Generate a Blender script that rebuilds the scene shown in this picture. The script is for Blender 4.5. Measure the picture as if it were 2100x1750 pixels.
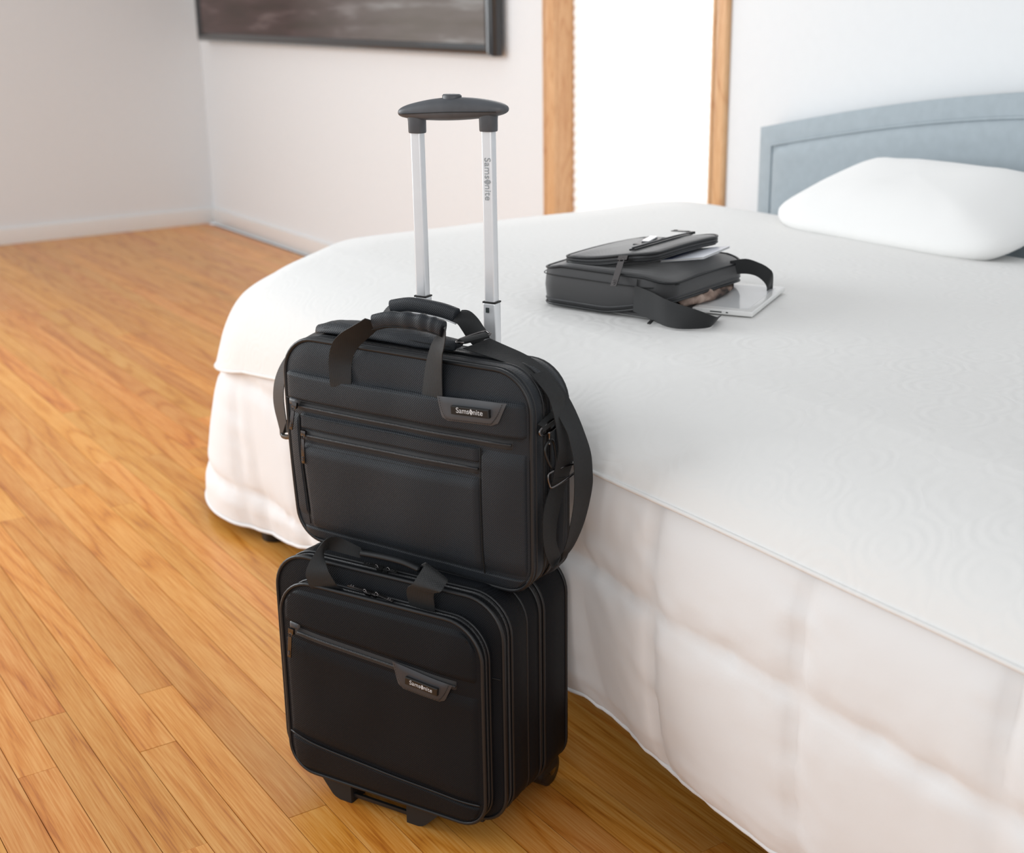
import bpy, bmesh, math, random
from mathutils import Vector, Matrix, noise
for o in list(bpy.data.objects): bpy.data.objects.remove(o)
S=bpy.context.scene; COL=S.collection
# ---------------- camera ----------------
cd=bpy.data.cameras.new('camera'); cam=bpy.data.objects.new('camera',cd); COL.objects.link(cam); S.camera=cam
CAMH=1.28576
Rr=((0.55194457,0.83376751,-0.01374528),(-0.24851648,0.18020484,0.95171728),(-0.79598791,0.52187925,-0.30666805))
cam.matrix_world=Matrix(((Rr[0][0],Rr[1][0],-Rr[2][0],0),(Rr[0][1],Rr[1][1],-Rr[2][1],0),(Rr[0][2],Rr[1][2],-Rr[2][2],CAMH),(0,0,0,1)))
cd.sensor_fit='HORIZONTAL'; cd.sensor_width=36; cd.lens=36*2750.82/2100; cd.shift_x=-0.00095
cd.clip_start=.05; cd.clip_end=60
cd.dof.use_dof=True; cd.dof.focus_distance=2.08; cd.dof.aperture_fstop=4.3
# ---------------- world, lights, exposure ----------------
W=bpy.data.worlds.new('world'); S.world=W; W.use_nodes=True
bg=W.node_tree.nodes['Background']; bg.inputs[0].default_value=(.97,.985,1,1); bg.inputs[1].default_value=.66
def area(name,loc,target,sx,sy,power,col=(1,1,1)):
    l=bpy.data.lights.new(name,'AREA'); l.shape='RECTANGLE'; l.size=sx; l.size_y=sy; l.energy=power; l.color=col
    o=bpy.data.objects.new(name,l); COL.objects.link(o); o.location=loc
    o.rotation_euler=(Vector(target)-Vector(loc)).to_track_quat('-Z','Y').to_euler(); return o
area('window_light_left',(-5.2,-1.5,1.7),(-2.3,1.6,.6),2.4,2.0,118,(.95,.98,1))
area('window_light_back',(-3.75,2.7,1.9),(-1.8,1.0,.5),.9,1.3,8,(.97,.99,1))
area('added_fill_front',(1.2,-2.4,1.9),(-2.8,2.2,.8),3,2,47,(.97,.985,1))  # added fill from behind the camera, brightens the walls and bed side
area('added_fill_far_left',(-6.6,-1.2,1.9),(-5.8,2.95,.9),1.6,1.6,20,(.93,.97,1))  # added fill, lifts the left stretch of the back wall
S.view_settings.view_transform='Standard'; S.view_settings.look='None'; S.view_settings.exposure=0; S.view_settings.gamma=1
S.view_settings.use_curve_mapping=False
# ---------------- node helpers / materials ----------------
class N:
    def __init__(s,name):
        s.m=bpy.data.materials.new(name); s.m.use_nodes=True; s.t=s.m.node_tree; s.b=s.t.nodes['Principled BSDF']
    def n(s,ty,**k):
        x=s.t.nodes.new(ty)
        for a,b in k.items(): setattr(x,a,b)
        return x
    def l(s,a,b): s.t.links.new(a,b)
    def math(s,op,a,b=None,c=None):
        x=s.n('ShaderNodeMath',operation=op)
        for i,v in enumerate((a,b,c)):
            if v is None: continue
            if hasattr(v,'links'): s.l(v,x.inputs[i])
            else: x.inputs[i].default_value=v
        return x.outputs[0]
    def ramp(s,f,stops):
        r=s.n('ShaderNodeValToRGB'); s.l(f,r.inputs[0]); e=r.color_ramp.elements
        while len(e)<len(stops): e.new(.5)
        for x,(p,c) in zip(e,stops): x.position=p; x.color=(*c,1)
        return r.outputs[0]
    def bump(s,h,st,d=.001):
        b=s.n('ShaderNodeBump'); b.inputs['Strength'].default_value=st; b.inputs['Distance'].default_value=d
        s.l(h,b.inputs['Height']); s.l(b.outputs[0],s.b.inputs['Normal']); return b
    def noise(s,sc,vec=None,det=3,rough=.5):
        x=s.n('ShaderNodeTexNoise'); x.inputs['Scale'].default_value=sc; x.inputs['Detail'].default_value=det; x.inputs['Roughness'].default_value=rough
        if vec is not None: s.l(vec,x.inputs['Vector'])
        return x.outputs[0]
    def obj(s): return s.n('ShaderNodeTexCoord').outputs['Object']
    def set(s,**k):
        for a,v in k.items():
            a=a.replace('_',' '); 
            if a in('Base Color','Emission Color','Sheen Tint','Specular Tint'): v=(*v,1)
            s.b.inputs[a].default_value=v
        return s
def plain(name,col,rough=.5,metal=0,spec=.5,coat=0,var=.06):
    M=N(name); M.set(Roughness=rough,Metallic=metal,Coat_Weight=coat); M.b.inputs['Specular IOR Level'].default_value=spec
    f=M.noise(35,M.obj(),4)
    c=tuple(col); M.l(M.ramp(f,[(.3,tuple(x*(1-var) for x in c)),(.7,tuple(min(1,x*(1+var)) for x in c))]),M.b.inputs['Base Color'])
    return M
def weave(name,lo,hi,period,rough=.55,sheen=.25,bump=.6,diag=True,spec=.4):
    M=N(name); M.set(Roughness=rough,Sheen_Weight=sheen,Sheen_Roughness=.4); M.b.inputs['Specular IOR Level'].default_value=spec
    sp=M.n('ShaderNodeSeparateXYZ'); M.l(M.obj(),sp.inputs[0])
    u=M.math('ADD',sp.outputs[0],sp.outputs[1]); z=sp.outputs[2]; k=2*math.pi/period
    if diag:
        a=M.math('SINE',M.math('MULTIPLY',M.math('SUBTRACT',u,z),k*.72)); b=M.math('SINE',M.math('MULTIPLY',M.math('ADD',u,z),k*.72))
    else:
        a=M.math('SINE',M.math('MULTIPLY',u,k)); b=M.math('SINE',M.math('MULTIPLY',z,k))
    h=M.math('MULTIPLY_ADD',M.math('MULTIPLY',a,b),.35,.5)
    h=M.math('ADD',h,M.math('MULTIPLY',a,.22))
    M.l(M.ramp(h,[(.15,lo),(.85,hi)]),M.b.inputs['Base Color']); M.bump(h,bump,.0004)
    return M
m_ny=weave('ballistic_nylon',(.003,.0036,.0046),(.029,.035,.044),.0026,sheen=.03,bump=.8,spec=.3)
m_nyd=weave('ballistic_nylon_shaded',(.0015,.0018,.0023),(.012,.014,.018),.0026,sheen=.0,bump=.8,spec=.16)  # same nylon, darkened in colour for the weaker light on the lower case
m_web=weave('webbing',(.003,.0033,.0036),(.019,.0205,.022),.0020,rough=.6,sheen=.08,bump=.8,diag=False)
m_tape=weave('zip_tape',(.012,.012,.013),(.026,.026,.028),.0012,rough=.6,sheen=.2,bump=.4,diag=False)
m_bag=weave('fine_nylon',(.018,.018,.019),(.045,.045,.047),.0016,rough=.55,sheen=.5)
def coil_mat():
    M=N('zip_coil'); M.set(Roughness=.4)
    sp=M.n('ShaderNodeSeparateXYZ'); M.l(M.obj(),sp.inputs[0])
    u=M.math('ADD',M.math('ADD',sp.outputs[0],sp.outputs[1]),sp.outputs[2])
    a=M.math('MULTIPLY_ADD',M.math('SINE',M.math('MULTIPLY',u,2*math.pi/.0021)),.5,.5)
    M.l(M.ramp(a,[(.2,(.004,.004,.004)),(.8,(.075,.078,.085))]),M.b.inputs['Base Color']); M.bump(a,.8,.0005); return M
m_coil=coil_mat().m
m_pip=plain('piping_rubber',(.009,.010,.012),.42,spec=.5)
m_lea=plain('grey_leather',(.065,.068,.075),.42)
m_lead=plain('dark_leather',(.038,.040,.046),.4)
m_plate=plain('name_plate',(.015,.014,.013),.22)
m_gun=plain('gunmetal',(.16,.15,.15),.22,metal=1)
m_pl=plain('black_plastic',(.012,.012,.012),.38)
m_plm=plain('matt_black_plastic',(.010,.0095,.009),.6)
m_grip=plain('grey_grip_plastic',(.075,.080,.090),.45,var=.15)
m_alu=plain('aluminium',(.84,.85,.87),.34,metal=.45,var=.02)
m_alud=plain('slot_dark',(.03,.04,.04),.5)
m_ink=plain('printed_letters',(.62,.63,.65),.4)
m_inkd=plain('grey_print',(.33,.36,.38),.5)
m_chrome=plain('chrome',(.75,.76,.78),.12,metal=1)
m_thread=plain('stitching',(.006,.006,.006),.7)
m_dark=plain('dark_lining',(.006,.006,.006),.9,spec=.1)
def linen(name,col,sc,bst,dist=.002,orn=False):
    M=N(name); M.set(Roughness=.85,Sheen_Weight=.15); M.b.inputs['Specular IOR Level'].default_value=.2
    co=M.obj(); f=M.noise(sc,co,5,.6)
    if orn:
        v=M.n('ShaderNodeTexVoronoi',feature='F1'); v.inputs['Scale'].default_value=11; v.inputs['Randomness'].default_value=.55; M.l(co,v.inputs['Vector'])
        r=M.math('SINE',M.math('MULTIPLY',v.outputs['Distance'],34)); 
        n2=M.noise(55,co,3); f=M.math('ADD',M.math('MULTIPLY',r,.22),M.math('MULTIPLY',n2,1.0))
    g=M.noise(2.5,co,2)
    M.l(M.ramp(g,[(.3,tuple(c*.985 for c in col)),(.7,col)]),M.b.inputs['Base Color'])
    M.bump(f,bst,dist); return M.m
m_comf=linen('white_comforter',(.78,.785,.79),14,.35,.004)
m_cover=linen('ivory_coverlet',(.79,.785,.77),40,.26,.003,True)
m_pil=linen('pillow_cotton',(.86,.86,.85),12,.3)
m_wall=plain('painted_wall',(.765,.785,.80),.75,spec=.2,var=.006).m
def wood(name,c1,c2,c3,rough=.3,scale=1.,coat=.25,rnd=True,axis='X'):
    M=N(name); M.set(Roughness=rough,Coat_Weight=coat,Coat_Roughness=.22)
    tc=M.obj(); info=M.n('ShaderNodeObjectInfo')
    mp=M.n('ShaderNodeMapping'); M.l(tc,mp.inputs[0])
    cx=M.n('ShaderNodeCombineXYZ')
    if rnd:
        M.l(M.math('MULTIPLY',info.outputs['Random'],37),cx.inputs[0]); M.l(M.math('MULTIPLY',info.outputs['Random'],11),cx.inputs[1]); M.l(cx.outputs[0],mp.inputs['Location'])
    mp.inputs['Scale'].default_value=(.085,1,1) if axis=='X' else (1,1,.16)
    wv=mp.outputs[0]
    n1=M.noise(8*scale,wv,2,.45)
    rings=M.math('FRACT',M.math('MULTIPLY',n1,13.0))
    rings=M.math('POWER',M.math('MULTIPLY',M.math('ABSOLUTE',M.math('SUBTRACT',rings,.5)),2),3)
    broad=M.noise(14*scale,wv,2,.5)
    mp2=M.n('ShaderNodeMapping'); M.l(wv,mp2.inputs[0]); mp2.inputs['Scale'].default_value=(.35,1,1) if axis=='X' else (1,1,.35)
    fine=M.noise(420*scale,mp2.outputs[0],3,.6)
    f=M.math('SUBTRACT',M.math('ADD',M.math('MULTIPLY',fine,.95),M.math('MULTIPLY',broad,.35)),M.math('MULTIPLY',rings,.22))
    col=M.ramp(f,[(.28,c1),(.52,c2),(.78,c3)])
    hs=M.n('ShaderNodeHueSaturation'); M.l(col,hs.inputs['Color'])
    if rnd:
        M.l(M.math('MULTIPLY_ADD',info.outputs['Random'],.22,.88),hs.inputs['Value'])
        w=M.n('ShaderNodeTexWhiteNoise',noise_dimensions='1D'); M.l(info.outputs['Random'],w.inputs['W'])
        M.l(M.math('MULTIPLY_ADD',w.outputs[0],.010,.496),hs.inputs['Hue'])
    M.l(hs.outputs[0],M.b.inputs['Base Color']); M.bump(f,.15,.0005); return M.m
m_floor=wood('oak_floor',(.42,.115,.010),(.65,.238,.030),(.77,.365,.095),rough=.38,coat=.2,scale=.6)
m_trim=wood('oak_trim',(.48,.22,.085),(.60,.33,.15),(.70,.43,.22),rough=.4,rnd=False,axis='Z')
m_tvb=plain('glossy_bezel',(.018,.019,.021),.12,coat=.5)
m_hb=plain('blue_grey_upholstery',(.37,.425,.46),.8,spec=.2,var=.04)
for k in list(globals()):
    v=globals()[k]
    if k.startswith('m_') and isinstance(v,N): globals()[k]=v.m
# ---------------- object helpers ----------------
def link(name,me,m,parent=None,smooth=True,label=None):
    o=bpy.data.objects.new(name,me); COL.objects.link(o)
    if m is not None and not me.materials: me.materials.append(m)
    if smooth:
        me.polygons.foreach_set('use_smooth',[True]*len(me.polygons))
    if parent is not None: o.parent=parent
    if label: o['label']=label
    return o
def mesh(name,vs,fs,m,parent=None,smooth=True,label=None):
    me=bpy.data.meshes.new(name); me.from_pydata([tuple(v) for v in vs],[],fs); me.update()
    return link(name,me,m,parent,smooth,label)
def tag(o,label,cat,group=None):
    o['label']=label; o['category']=cat
    if group:o['group']=group
    return o
def root(name,loc,rz,label,cat,group=None):
    o=bpy.data.objects.new(name,None); COL.objects.link(o); o.location=loc; o.rotation_euler=(0,0,rz); o.empty_display_size=.05
    return tag(o,label,cat,group)
def sm(o,ang=35):
    o.data.set_sharp_from_angle(angle=math.radians(ang)); return o
def V(*a): return Vector(a)
def boxm(x0,x1,y0,y1,z0,z1,bev=0,seg=2):
    bm=bmesh.new(); bmesh.ops.create_cube(bm,size=1)
    for v in bm.verts: v.co=Vector(((x0+x1)/2+v.co.x*(x1-x0),(y0+y1)/2+v.co.y*(y1-y0),(z0+z1)/2+v.co.z*(z1-z0)))
    if bev: bmesh.ops.bevel(bm,geom=bm.edges[:],offset=bev,segments=seg,affect='EDGES',profile=.7)
    return bm
def box(name,x0,x1,y0,y1,z0,z1,m,parent=None,bev=0,seg=2,label=None,mat=None):
    bm=boxm(x0,x1,y0,y1,z0,z1,bev,seg)
    if mat is not None: bm.transform(mat)
    me=bpy.data.meshes.new(name); bm.to_mesh(me); bm.free()
    o=link(name,me,m,parent,bev>0,label)
    if bev>0: sm(o,50)
    return o
def cat(pts,n=8,closed=False):
    P=[Vector(p) for p in pts]; L=len(P); out=[]
    rng=L if closed else L-1
    for i in range(rng):
        p1=P[i];p2=P[(i+1)%L]; p0=P[(i-1)%L] if (closed or i>0) else p1*2-p2; p3=P[(i+2)%L] if (closed or i+2<L) else p2*2-p1
        for k in range(n):
            t=k/n; out.append(.5*((2*p1)+(p2-p0)*t+(2*p0-5*p1+4*p2-p3)*t*t+(3*p1-p0-3*p2+p3)*t**3))
    if not closed: out.append(P[-1])
    return out
def tubev(pts,r,seg=8,closed=False,flat=1.,up=None,cap=True):
    vs=[];fs=[];n=len(pts); pn=None
    for i,p in enumerate(pts):
        a=pts[(i-1)%n] if (closed or i>0) else pts[i]; b=pts[(i+1)%n] if (closed or i<n-1) else pts[i]
        t=(b-a); t=t.normalized() if t.length>1e-9 else Vector((0,0,1))
        if up is not None: s=t.cross(Vector(up))
        elif pn is None:
            s=t.cross(Vector((0,0,1))); 
            if s.length<.1: s=t.cross(Vector((0,1,0)))
        else: s=pn-t*pn.dot(t)
        s.normalize(); pn=s; w=t.cross(s); rr=r(i/(n-1)) if callable(r) else r
        for k in range(seg):
            an=2*math.pi*k/seg; vs.append(p+s*math.cos(an)*rr+w*math.sin(an)*rr*flat)
    m=n if closed else n-1
    for i in range(m):
        for k in range(seg): 
            k2=(k+1)%seg; j=(i+1)%n; fs.append((i*seg+k,i*seg+k2,j*seg+k2,j*seg+k))
    if cap and not closed: fs.append(tuple(range(seg))[::-1]); fs.append(tuple(range((n-1)*seg,n*seg)))
    return vs,fs
def tube(name,pts,r,m,parent=None,seg=8,n=6,closed=False,flat=1.,up=None,label=None,spl=True):
    P=cat(pts,n,closed) if spl else [Vector(p) for p in pts]
    v,f=tubev(P,r,seg,closed,flat,up); return mesh(name,v,f,m,parent,True,label)
def ribbon(name,A,B,m,parent,th=.0016,n=6,across=4,curl=0.,label=None):
    a=cat(A,n); b=cat(B,n); L=min(len(a),len(b)); vs=[];fs=[]
    for i in range(L):
        i0=max(0,i-1);i1=min(L-1,i+1)
        t=(a[i1]+b[i1]-a[i0]-b[i0]); w=b[i]-a[i]; nn=t.cross(w); nn=nn.normalized() if nn.length>1e-12 else Vector((0,0,1))
        row=[a[i]+w*(k/across)+nn*curl*math.sin(math.pi*k/across) for k in range(across+1)]
        for s in (1,-1):
            for k,p in enumerate(row if s==1 else row[::-1]): vs.append(p+nn*th/2*s*(1 if 0<k<across else .6))
    c=2*(across+1)
    for i in range(L-1):
        for k in range(c): k2=(k+1)%c; fs.append((i*c+k,(i+1)*c+k,(i+1)*c+k2,i*c+k2))
    fs.append(tuple(range(c))); fs.append(tuple(range((L-1)*c,L*c))[::-1])
    return sm(mesh(name,vs,fs,m,parent,True,label),50)
def rrect(x0,x1,z0,z1,rt,rb,seg=10,step=.012):
    """closed outline, counter-clockwise seen from -y"""
    pts=[]
    def arc(cx,cz,r,a0):
        for k in range(seg+1):
            a=a0+math.pi/2*k/seg; pts.append((cx+r*math.cos(a),cz+r*math.sin(a)))
    def line(p,q):
        d=math.dist(p,q); n=int(d/step)
        for k in range(1,n): pts.append((p[0]+(q[0]-p[0])*k/n,p[1]+(q[1]-p[1])*k/n))
    arc(x0+rb,z0+rb,rb,math.pi); line((x0+rb,z0),(x1-rb,z0))
    arc(x1-rb,z0+rb,rb,1.5*math.pi); line((x1,z0+rb),(x1,z1-rt))
    arc(x1-rt,z1-rt,rt,0); line((x1-rt,z1),(x0+rt,z1))
    arc(x0+rt,z1-rt,rt,.5*math.pi); line((x0,z1-rt),(x0,z0+rb))
    return pts
class Shell:
    """rounded rectangle slab standing in the xz plane; y is depth"""
    def __init__(s,x0,x1,z0,z1,rt,rb,bulge=.01,fy=0,soft=.035,wob=.0015,seed=0,sx=None):
        s.x0,s.x1,s.z0,s.z1,s.rt,s.rb,s.b,s.fy,s.soft,s.wob,s.seed=x0,x1,z0,z1,rt,rb,bulge,fy,soft,wob,seed
        s.sx=sx
        s.out=rrect(x0,x1,z0,z1,rt,rb); s.c=((x0+x1)/2,(z0+z1)/2)
    def sd(s,x,z):
        r=s.rt if z>s.c[1] else s.rb
        qx=abs(x-s.c[0])-(s.x1-s.x0)/2+r; qz=abs(z-s.c[1])-(s.z1-s.z0)/2+r
        return -(math.hypot(max(qx,0),max(qz,0))+min(max(qx,qz),0)-r)
    def y(s,x,z):
        d=max(0,s.sd(x,z)); w=1-math.exp(-d/s.soft)
        return s.fy-s.b*w-s.wob*w*noise.noise(Vector((x*9+s.seed,z*9,s.seed)))*1.5
    def skew(s,x,z):
        return (x+(s.sx(x,z) if s.sx else 0),z)
    def ring(s,y,inset=0):
        o=[];n=len(s.out)
        for i,(x,z) in enumerate(s.out):
            a=s.out[(i-1)%n];b=s.out[(i+1)%n]; tx,tz=b[0]-a[0],b[1]-a[1]; l=math.hypot(tx,tz)+1e-12
            X,Z=s.skew(x-tz/l*inset,z+tx/l*inset); o.append(Vector((X,y,Z)))
        return o
    def loft(s,name,prof,m,parent,label=None):
        """prof list (y,inset)"""
        vs=[];n=len(s.out)
        for y,i in prof: vs+=s.ring(y,i)
        fs=[(j*n+k,j*n+(k+1)%n,(j+1)*n+(k+1)%n,(j+1)*n+k) for j in range(len(prof)-1) for k in range(n)]
        return sm(mesh(name,vs,fs,m,parent,True,label),50)
    def cap(s,name,m,parent,K=16,back=False,yb=0,bb=.01,label=None):
        n=len(s.out);vs=[];fs=[]
        for k in range(K):
            t=1-(k/K)**1.6
            for x,z in s.out:
                X=s.c[0]+(x-s.c[0])*t; Z=s.c[1]+(z-s.c[1])*t
                y=s.y(X,Z) if not back else yb+bb*(1-math.exp(-max(0,s.sd(X,Z))/s.soft))
                X2,Z2=s.skew(X,Z); vs.append((X2,y,Z2))
        X2,Z2=s.skew(*s.c); vs.append((X2,s.y(*s.c) if not back else yb+bb,Z2)); e=len(vs)-1
        for j in range(K-1):
            for k in range(n): fs.append((j*n+k,j*n+(k+1)%n,(j+1)*n+(k+1)%n,(j+1)*n+k)[::(1 if not back else -1)])
        for k in range(n): fs.append(((K-1)*n+k,(K-1)*n+(k+1)%n,e)[::(1 if not back else -1)])
        return mesh(name,vs,fs,m,parent,True,label)
    def clampin(s,x,z,ins):
        for _ in range(6):
            d=s.sd(x,z)
            if d>=ins: break
            e=1e-4; gx=(s.sd(x+e,z)-s.sd(x-e,z))/(2*e); gz=(s.sd(x,z+e)-s.sd(x,z-e))/(2*e); l=math.hypot(gx,gz) or 1
            x+=gx/l*(ins-d); z+=gz/l*(ins-d)
        return x,z
    def patch(s,name,u0,u1,zl,zh,off,m,parent,ins=.004,nu=60,nz=14,puff=0,edge=.003,label=None,sub=None):
        """raised fabric panel following the face. zl, zh: numbers or functions of x"""
        f=lambda g,x:(g(x) if callable(g) else g); vs=[];fs=[]
        for j in range(nz+1):
            for i in range(nu+1):
                a=i/nu;b=j/nz; x=u0+(u1-u0)*a
                L=f(u0,b) ; R=f(u1,b); x=L+(R-L)*a
                z=f(zl,x)+(f(zh,x)-f(zl,x))*b
                x,z=s.clampin(x,z,ins)
                ed=min(a*(R-L),(1-a)*(R-L),b*(f(zh,x)-f(zl,x)),(1-b)*(f(zh,x)-f(zl,x)))
                w=min(1,max(0,ed/edge)); w=math.sqrt(w)
                y=s.y(x,z)-off*w-puff*(math.sin(math.pi*a)*math.sin(math.pi*b))**.6+.0012*(1-w)
                X,Z=s.skew(x,z); vs.append((X,y,Z))
        for j in range(nz):
            for i in range(nu): k=j*(nu+1)+i; fs.append((k,k+1,k+nu+2,k+nu+1))
        return mesh(name,vs,fs,m,parent,True,label)
    def line(s,name,pts,r,m,parent,off=.0,n=6,seg=6,ins=.003,label=None,spl=True,dash=None):
        P=cat([(x,0,z) for x,z in pts],n) if spl else [Vector((x,0,z)) for x,z in pts]
        Q=[]
        for p in P:
            x,z=s.clampin(p.x,p.z,ins); X,Z=s.skew(x,z); Q.append(Vector((X,s.y(x,z)-off,Z)))
        if dash:
            vs=[];fs=[]
            acc=0
            for a,b in zip(Q,Q[1:]):
                L=(b-a).length; 
                if L<1e-6: continue
                k=max(1,round(L/dash)); 
                for i in range(k):
                    p=a.lerp(b,(i+.15)/k);q_=a.lerp(b,(i+.8)/k); v,f=tubev([p,q_],r,4); o=len(vs); vs+=v; fs+=[tuple(x+o for x in F) for F in f]
            return mesh(name,vs,fs,m,parent,False,label)
        v,f=tubev(Q,r,seg); return mesh(name,v,f,m,parent,True,label)
def coilpath(name,Q,m,parent,r=.0017):
    v,f=tubev(Q,r,6); return mesh(name,v,f,m,parent,True)
def text_mesh(txt,size,depth=.0006):
    c=bpy.data.curves.new('t','FONT'); c.body=txt; c.size=size; c.extrude=depth; c.align_x='LEFT'; c.space_character=1.02
    o=bpy.data.objects.new('t',c); COL.objects.link(o); dg=bpy.context.evaluated_depsgraph_get(); dg.update()
    me=bpy.data.meshes.new_from_object(o.evaluated_get(dg)); bpy.data.objects.remove(o); bpy.data.curves.remove(c)
    return me
def wordmark(parent,mat,width,m,emb=True,bold=.0002):
    """Sams<emblem>nite, starting at x=0; mat places it (x right, y up, z outward)"""
    a=text_mesh('Sams',1,.02); b=text_mesh('nite',1,.02)
    def ext(me): xs=[v.co.x for v in me.vertices]; return min(xs),max(xs)
    a0,a1=ext(a); b0,b1=ext(b); g=.62; tot=(a1-a0)+g+(b1-b0); k=width/tot
    bm=bmesh.new()
    ta=Matrix.Translation((-a0,0,0)); tb=Matrix.Translation((a1-a0+g-b0,0,0))
    a.transform(ta); b.transform(tb); bm.from_mesh(a); bm.from_mesh(b)
    # emblem: a diamond cut by an S-shaped channel
    cx=a1-a0+g/2; cy=.30; R_=.40
    def half(sg):
        pts=[(0,R_*1.05),(.10,.30),(R_*.62,.12),(R_*.78,0),(R_*.62,-.14),(.30*.5,-.30),(.04,-.38),(.12,-.24),(.17,-.13),(.13,-.03),(0,.04),(-.10,.10),(-.12,.20),(-.06,.30)]
        vv=[bm.verts.new((cx+x*sg*.85,cy+y*sg,.02)) for x,y in pts]; 
        f=bm.faces.new(vv if sg==1 else vv); 
        if f.normal.z<0: f.normal_flip()
    half(1); half(-1)
    bm.transform(Matrix.Scale(k,4)); bm.transform(mat)
    me=bpy.data.meshes.new('lettering'); bm.to_mesh(me); bm.free()
    return link('lettering',me,m,parent,False,'light metallic lettering with a diamond emblem in place of the o')
def zip_pull(parent,top,bot,m=m_gun,w=.006,nrm=(0,-1,0),name='zip_pull',head=True):
    top=Vector(top);bot=Vector(bot); d=(bot-top); L=d.length; d.normalize(); nn=Vector(nrm).normalized(); s=d.cross(nn).normalized(); nn=s.cross(d).normalized()
    M=Matrix((( s.x,nn.x,-d.x,top.x),(s.y,nn.y,-d.y,top.y),(s.z,nn.z,-d.z,top.z),(0,0,0,1)))
    bm=boxm(-w*.75,w*.75,-.001,.004,-.004,.006,.0012)
    v,f=tubev([Vector((w*.35*math.cos(a),.004,-.006+w*.55*math.sin(a))) for a in [i*math.pi/5 for i in range(10)]],.0009,6,True)
    vs=[bm.verts.new(p) for p in v]
    for F in f: bm.faces.new([vs[i] for i in F])
    bm.transform(M); me=bpy.data.meshes.new(name); bm.to_mesh(me); bm.free(); o=sm(link(name,me,m,parent),45)
    bm=boxm(-w*.5,w*.5,.003,.0052,-L,-.008,.0009)
    for cz in (-L+.006,-L+.010):
        v,f=tubev([Vector((w*.24*math.cos(a),.0056,cz+w*.24*math.sin(a))) for a in [i*math.pi/4 for i in range(8)]],.0006,5,True)
        vs=[bm.verts.new(p) for p in v]
        for F in f: bm.faces.new([vs[i] for i in F])
    bm.transform(M); me=bpy.data.meshes.new('pull_tab'); bm.to_mesh(me); bm.free(); sm(link('pull_tab',me,m,o),45)
    return o

m_white=plain('white_enamel',(.80,.80,.79),.25,coat=.3,var=.01).m
# ---------------- room shell ----------------
YW=2.95; XL=-7.75
def struct(o): o['kind']='structure'; return o
fl=struct(box('floor',XL,.6,-1.6,YW,-.03,-.0125,m_plm))
rnd=random.Random(4)
PW=.068; Y0=.729-8*PW
shared={}
def plank(x0,x1,y0):
    L=round((x1-x0)/.03)*.03; 
    if L not in shared:
        bm=boxm(0,L,0,PW-.0013,-.012,0); me=bpy.data.meshes.new('plank'); bm.to_mesh(me); bm.free(); shared[L]=me
        me.materials.append(m_floor)
    o=bpy.data.objects.new('plank',shared[L]); COL.objects.link(o); o.location=(x0,y0,rnd.uniform(-.0003,.0003)); o.scale=((x1-x0-.0008)/L,1,1); o.parent=fl
far=[]
for k in range(-19,40):
    y=Y0+k*PW
    if y>YW+.01: break
    xe=.6 if y<1.5 else -2.9
    x=XL+rnd.uniform(-.6,-.02); 
    while x<xe:
        L=rnd.choice((1.1,1.5,1.9,2.3)); a=max(x,XL); b=min(x+L,xe); x+=L
        if b-a<.03: continue
        if k>=0 and a<-.75 and b-a>.05: plank(a,b,y)
        else: far.append((a,b,y))
bmf=bmesh.new()
for a,b,y in far:
    t=boxm(a,b-.0008,y,y+PW-.001,-.012,0); me=bpy.data.meshes.new('t'); t.to_mesh(me); t.free(); bmf.from_mesh(me); bpy.data.meshes.remove(me)
me=bpy.data.meshes.new('planks_out_of_view'); bmf.to_mesh(me); bmf.free(); o=link('plank_rows',me,m_floor,fl,False); o['kind']='stuff'
# back wall with a window opening
def joined(name,boxes,m):
    bm=bmesh.new()
    for b in boxes:
        t=boxm(*b); me=bpy.data.meshes.new('t'); t.to_mesh(me); t.free(); bm.from_mesh(me); bpy.data.meshes.remove(me)
    me=bpy.data.meshes.new(name); bm.to_mesh(me); bm.free(); return link(name,me,m,None,False)
OX0,OX1,OZ0,OZ1=-4.165,-3.305,.35,2.3
struct(joined('wall_back',[(XL-.1,OX0,YW,YW+.12,0,2.6),(OX1,.6,YW,YW+.12,0,2.6),(OX0,OX1,YW,YW+.12,0,OZ0),(OX0,OX1,YW,YW+.12,OZ1,2.6)],m_wall))
struct(box('wall_left',XL-.1,XL,-1.6,YW,0,2.6,m_wall))
struct(box('baseboard_back',XL+.013,OX0-.08,YW-.013,YW,0,.09,m_white,bev=.003))
struct(box('baseboard_left',XL,XL+.013,-1.6,YW,0,.09,m_white,bev=.003))
wn=bpy.data.objects.new('window_1',None); COL.objects.link(wn); wn.location=(0,0,0); wn['kind']='structure'
def casing(x0,x1):
    # moulded board: stepped profile extruded in z
    w=x1-x0; prof=[(0,0),(0,-.016),(.12,-.020),(.2,-.020),(.26,-.014),(.34,-.013),(.70,-.013),(.78,-.017),(.9,-.017),(1,-.012),(1,0)]
    vs=[];fs=[];n=len(prof)
    for z in (.28,OZ1+.07):
        for a,b in prof: vs.append((x0+a*w,YW+b,z))
    for i in range(n-1): fs.append((i,i+1,n+i+1,n+i))
    fs.append(tuple(range(n))[::-1]); fs.append(tuple(range(n,2*n)))
    mesh('casing',vs,fs,m_trim,wn,False)
casing(-4.240,OX0); casing(OX1,-3.236)
box('casing',OX0-.073,OX1+.07,YW-.018,YW-.0005,OZ1,OZ1+.075,m_trim,wn,.003)
box('window_stool',OX0-.09,OX1+.09,YW-.05,YW+.11,OZ0-.03,OZ0,m_trim,wn,.004)
box('jamb',OX0-.012,OX0+.001,YW,YW+.115,OZ0,OZ1,m_trim,wn)
box('jamb',OX1-.001,OX1+.012,YW,YW+.115,OZ0,OZ1,m_trim,wn)
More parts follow.
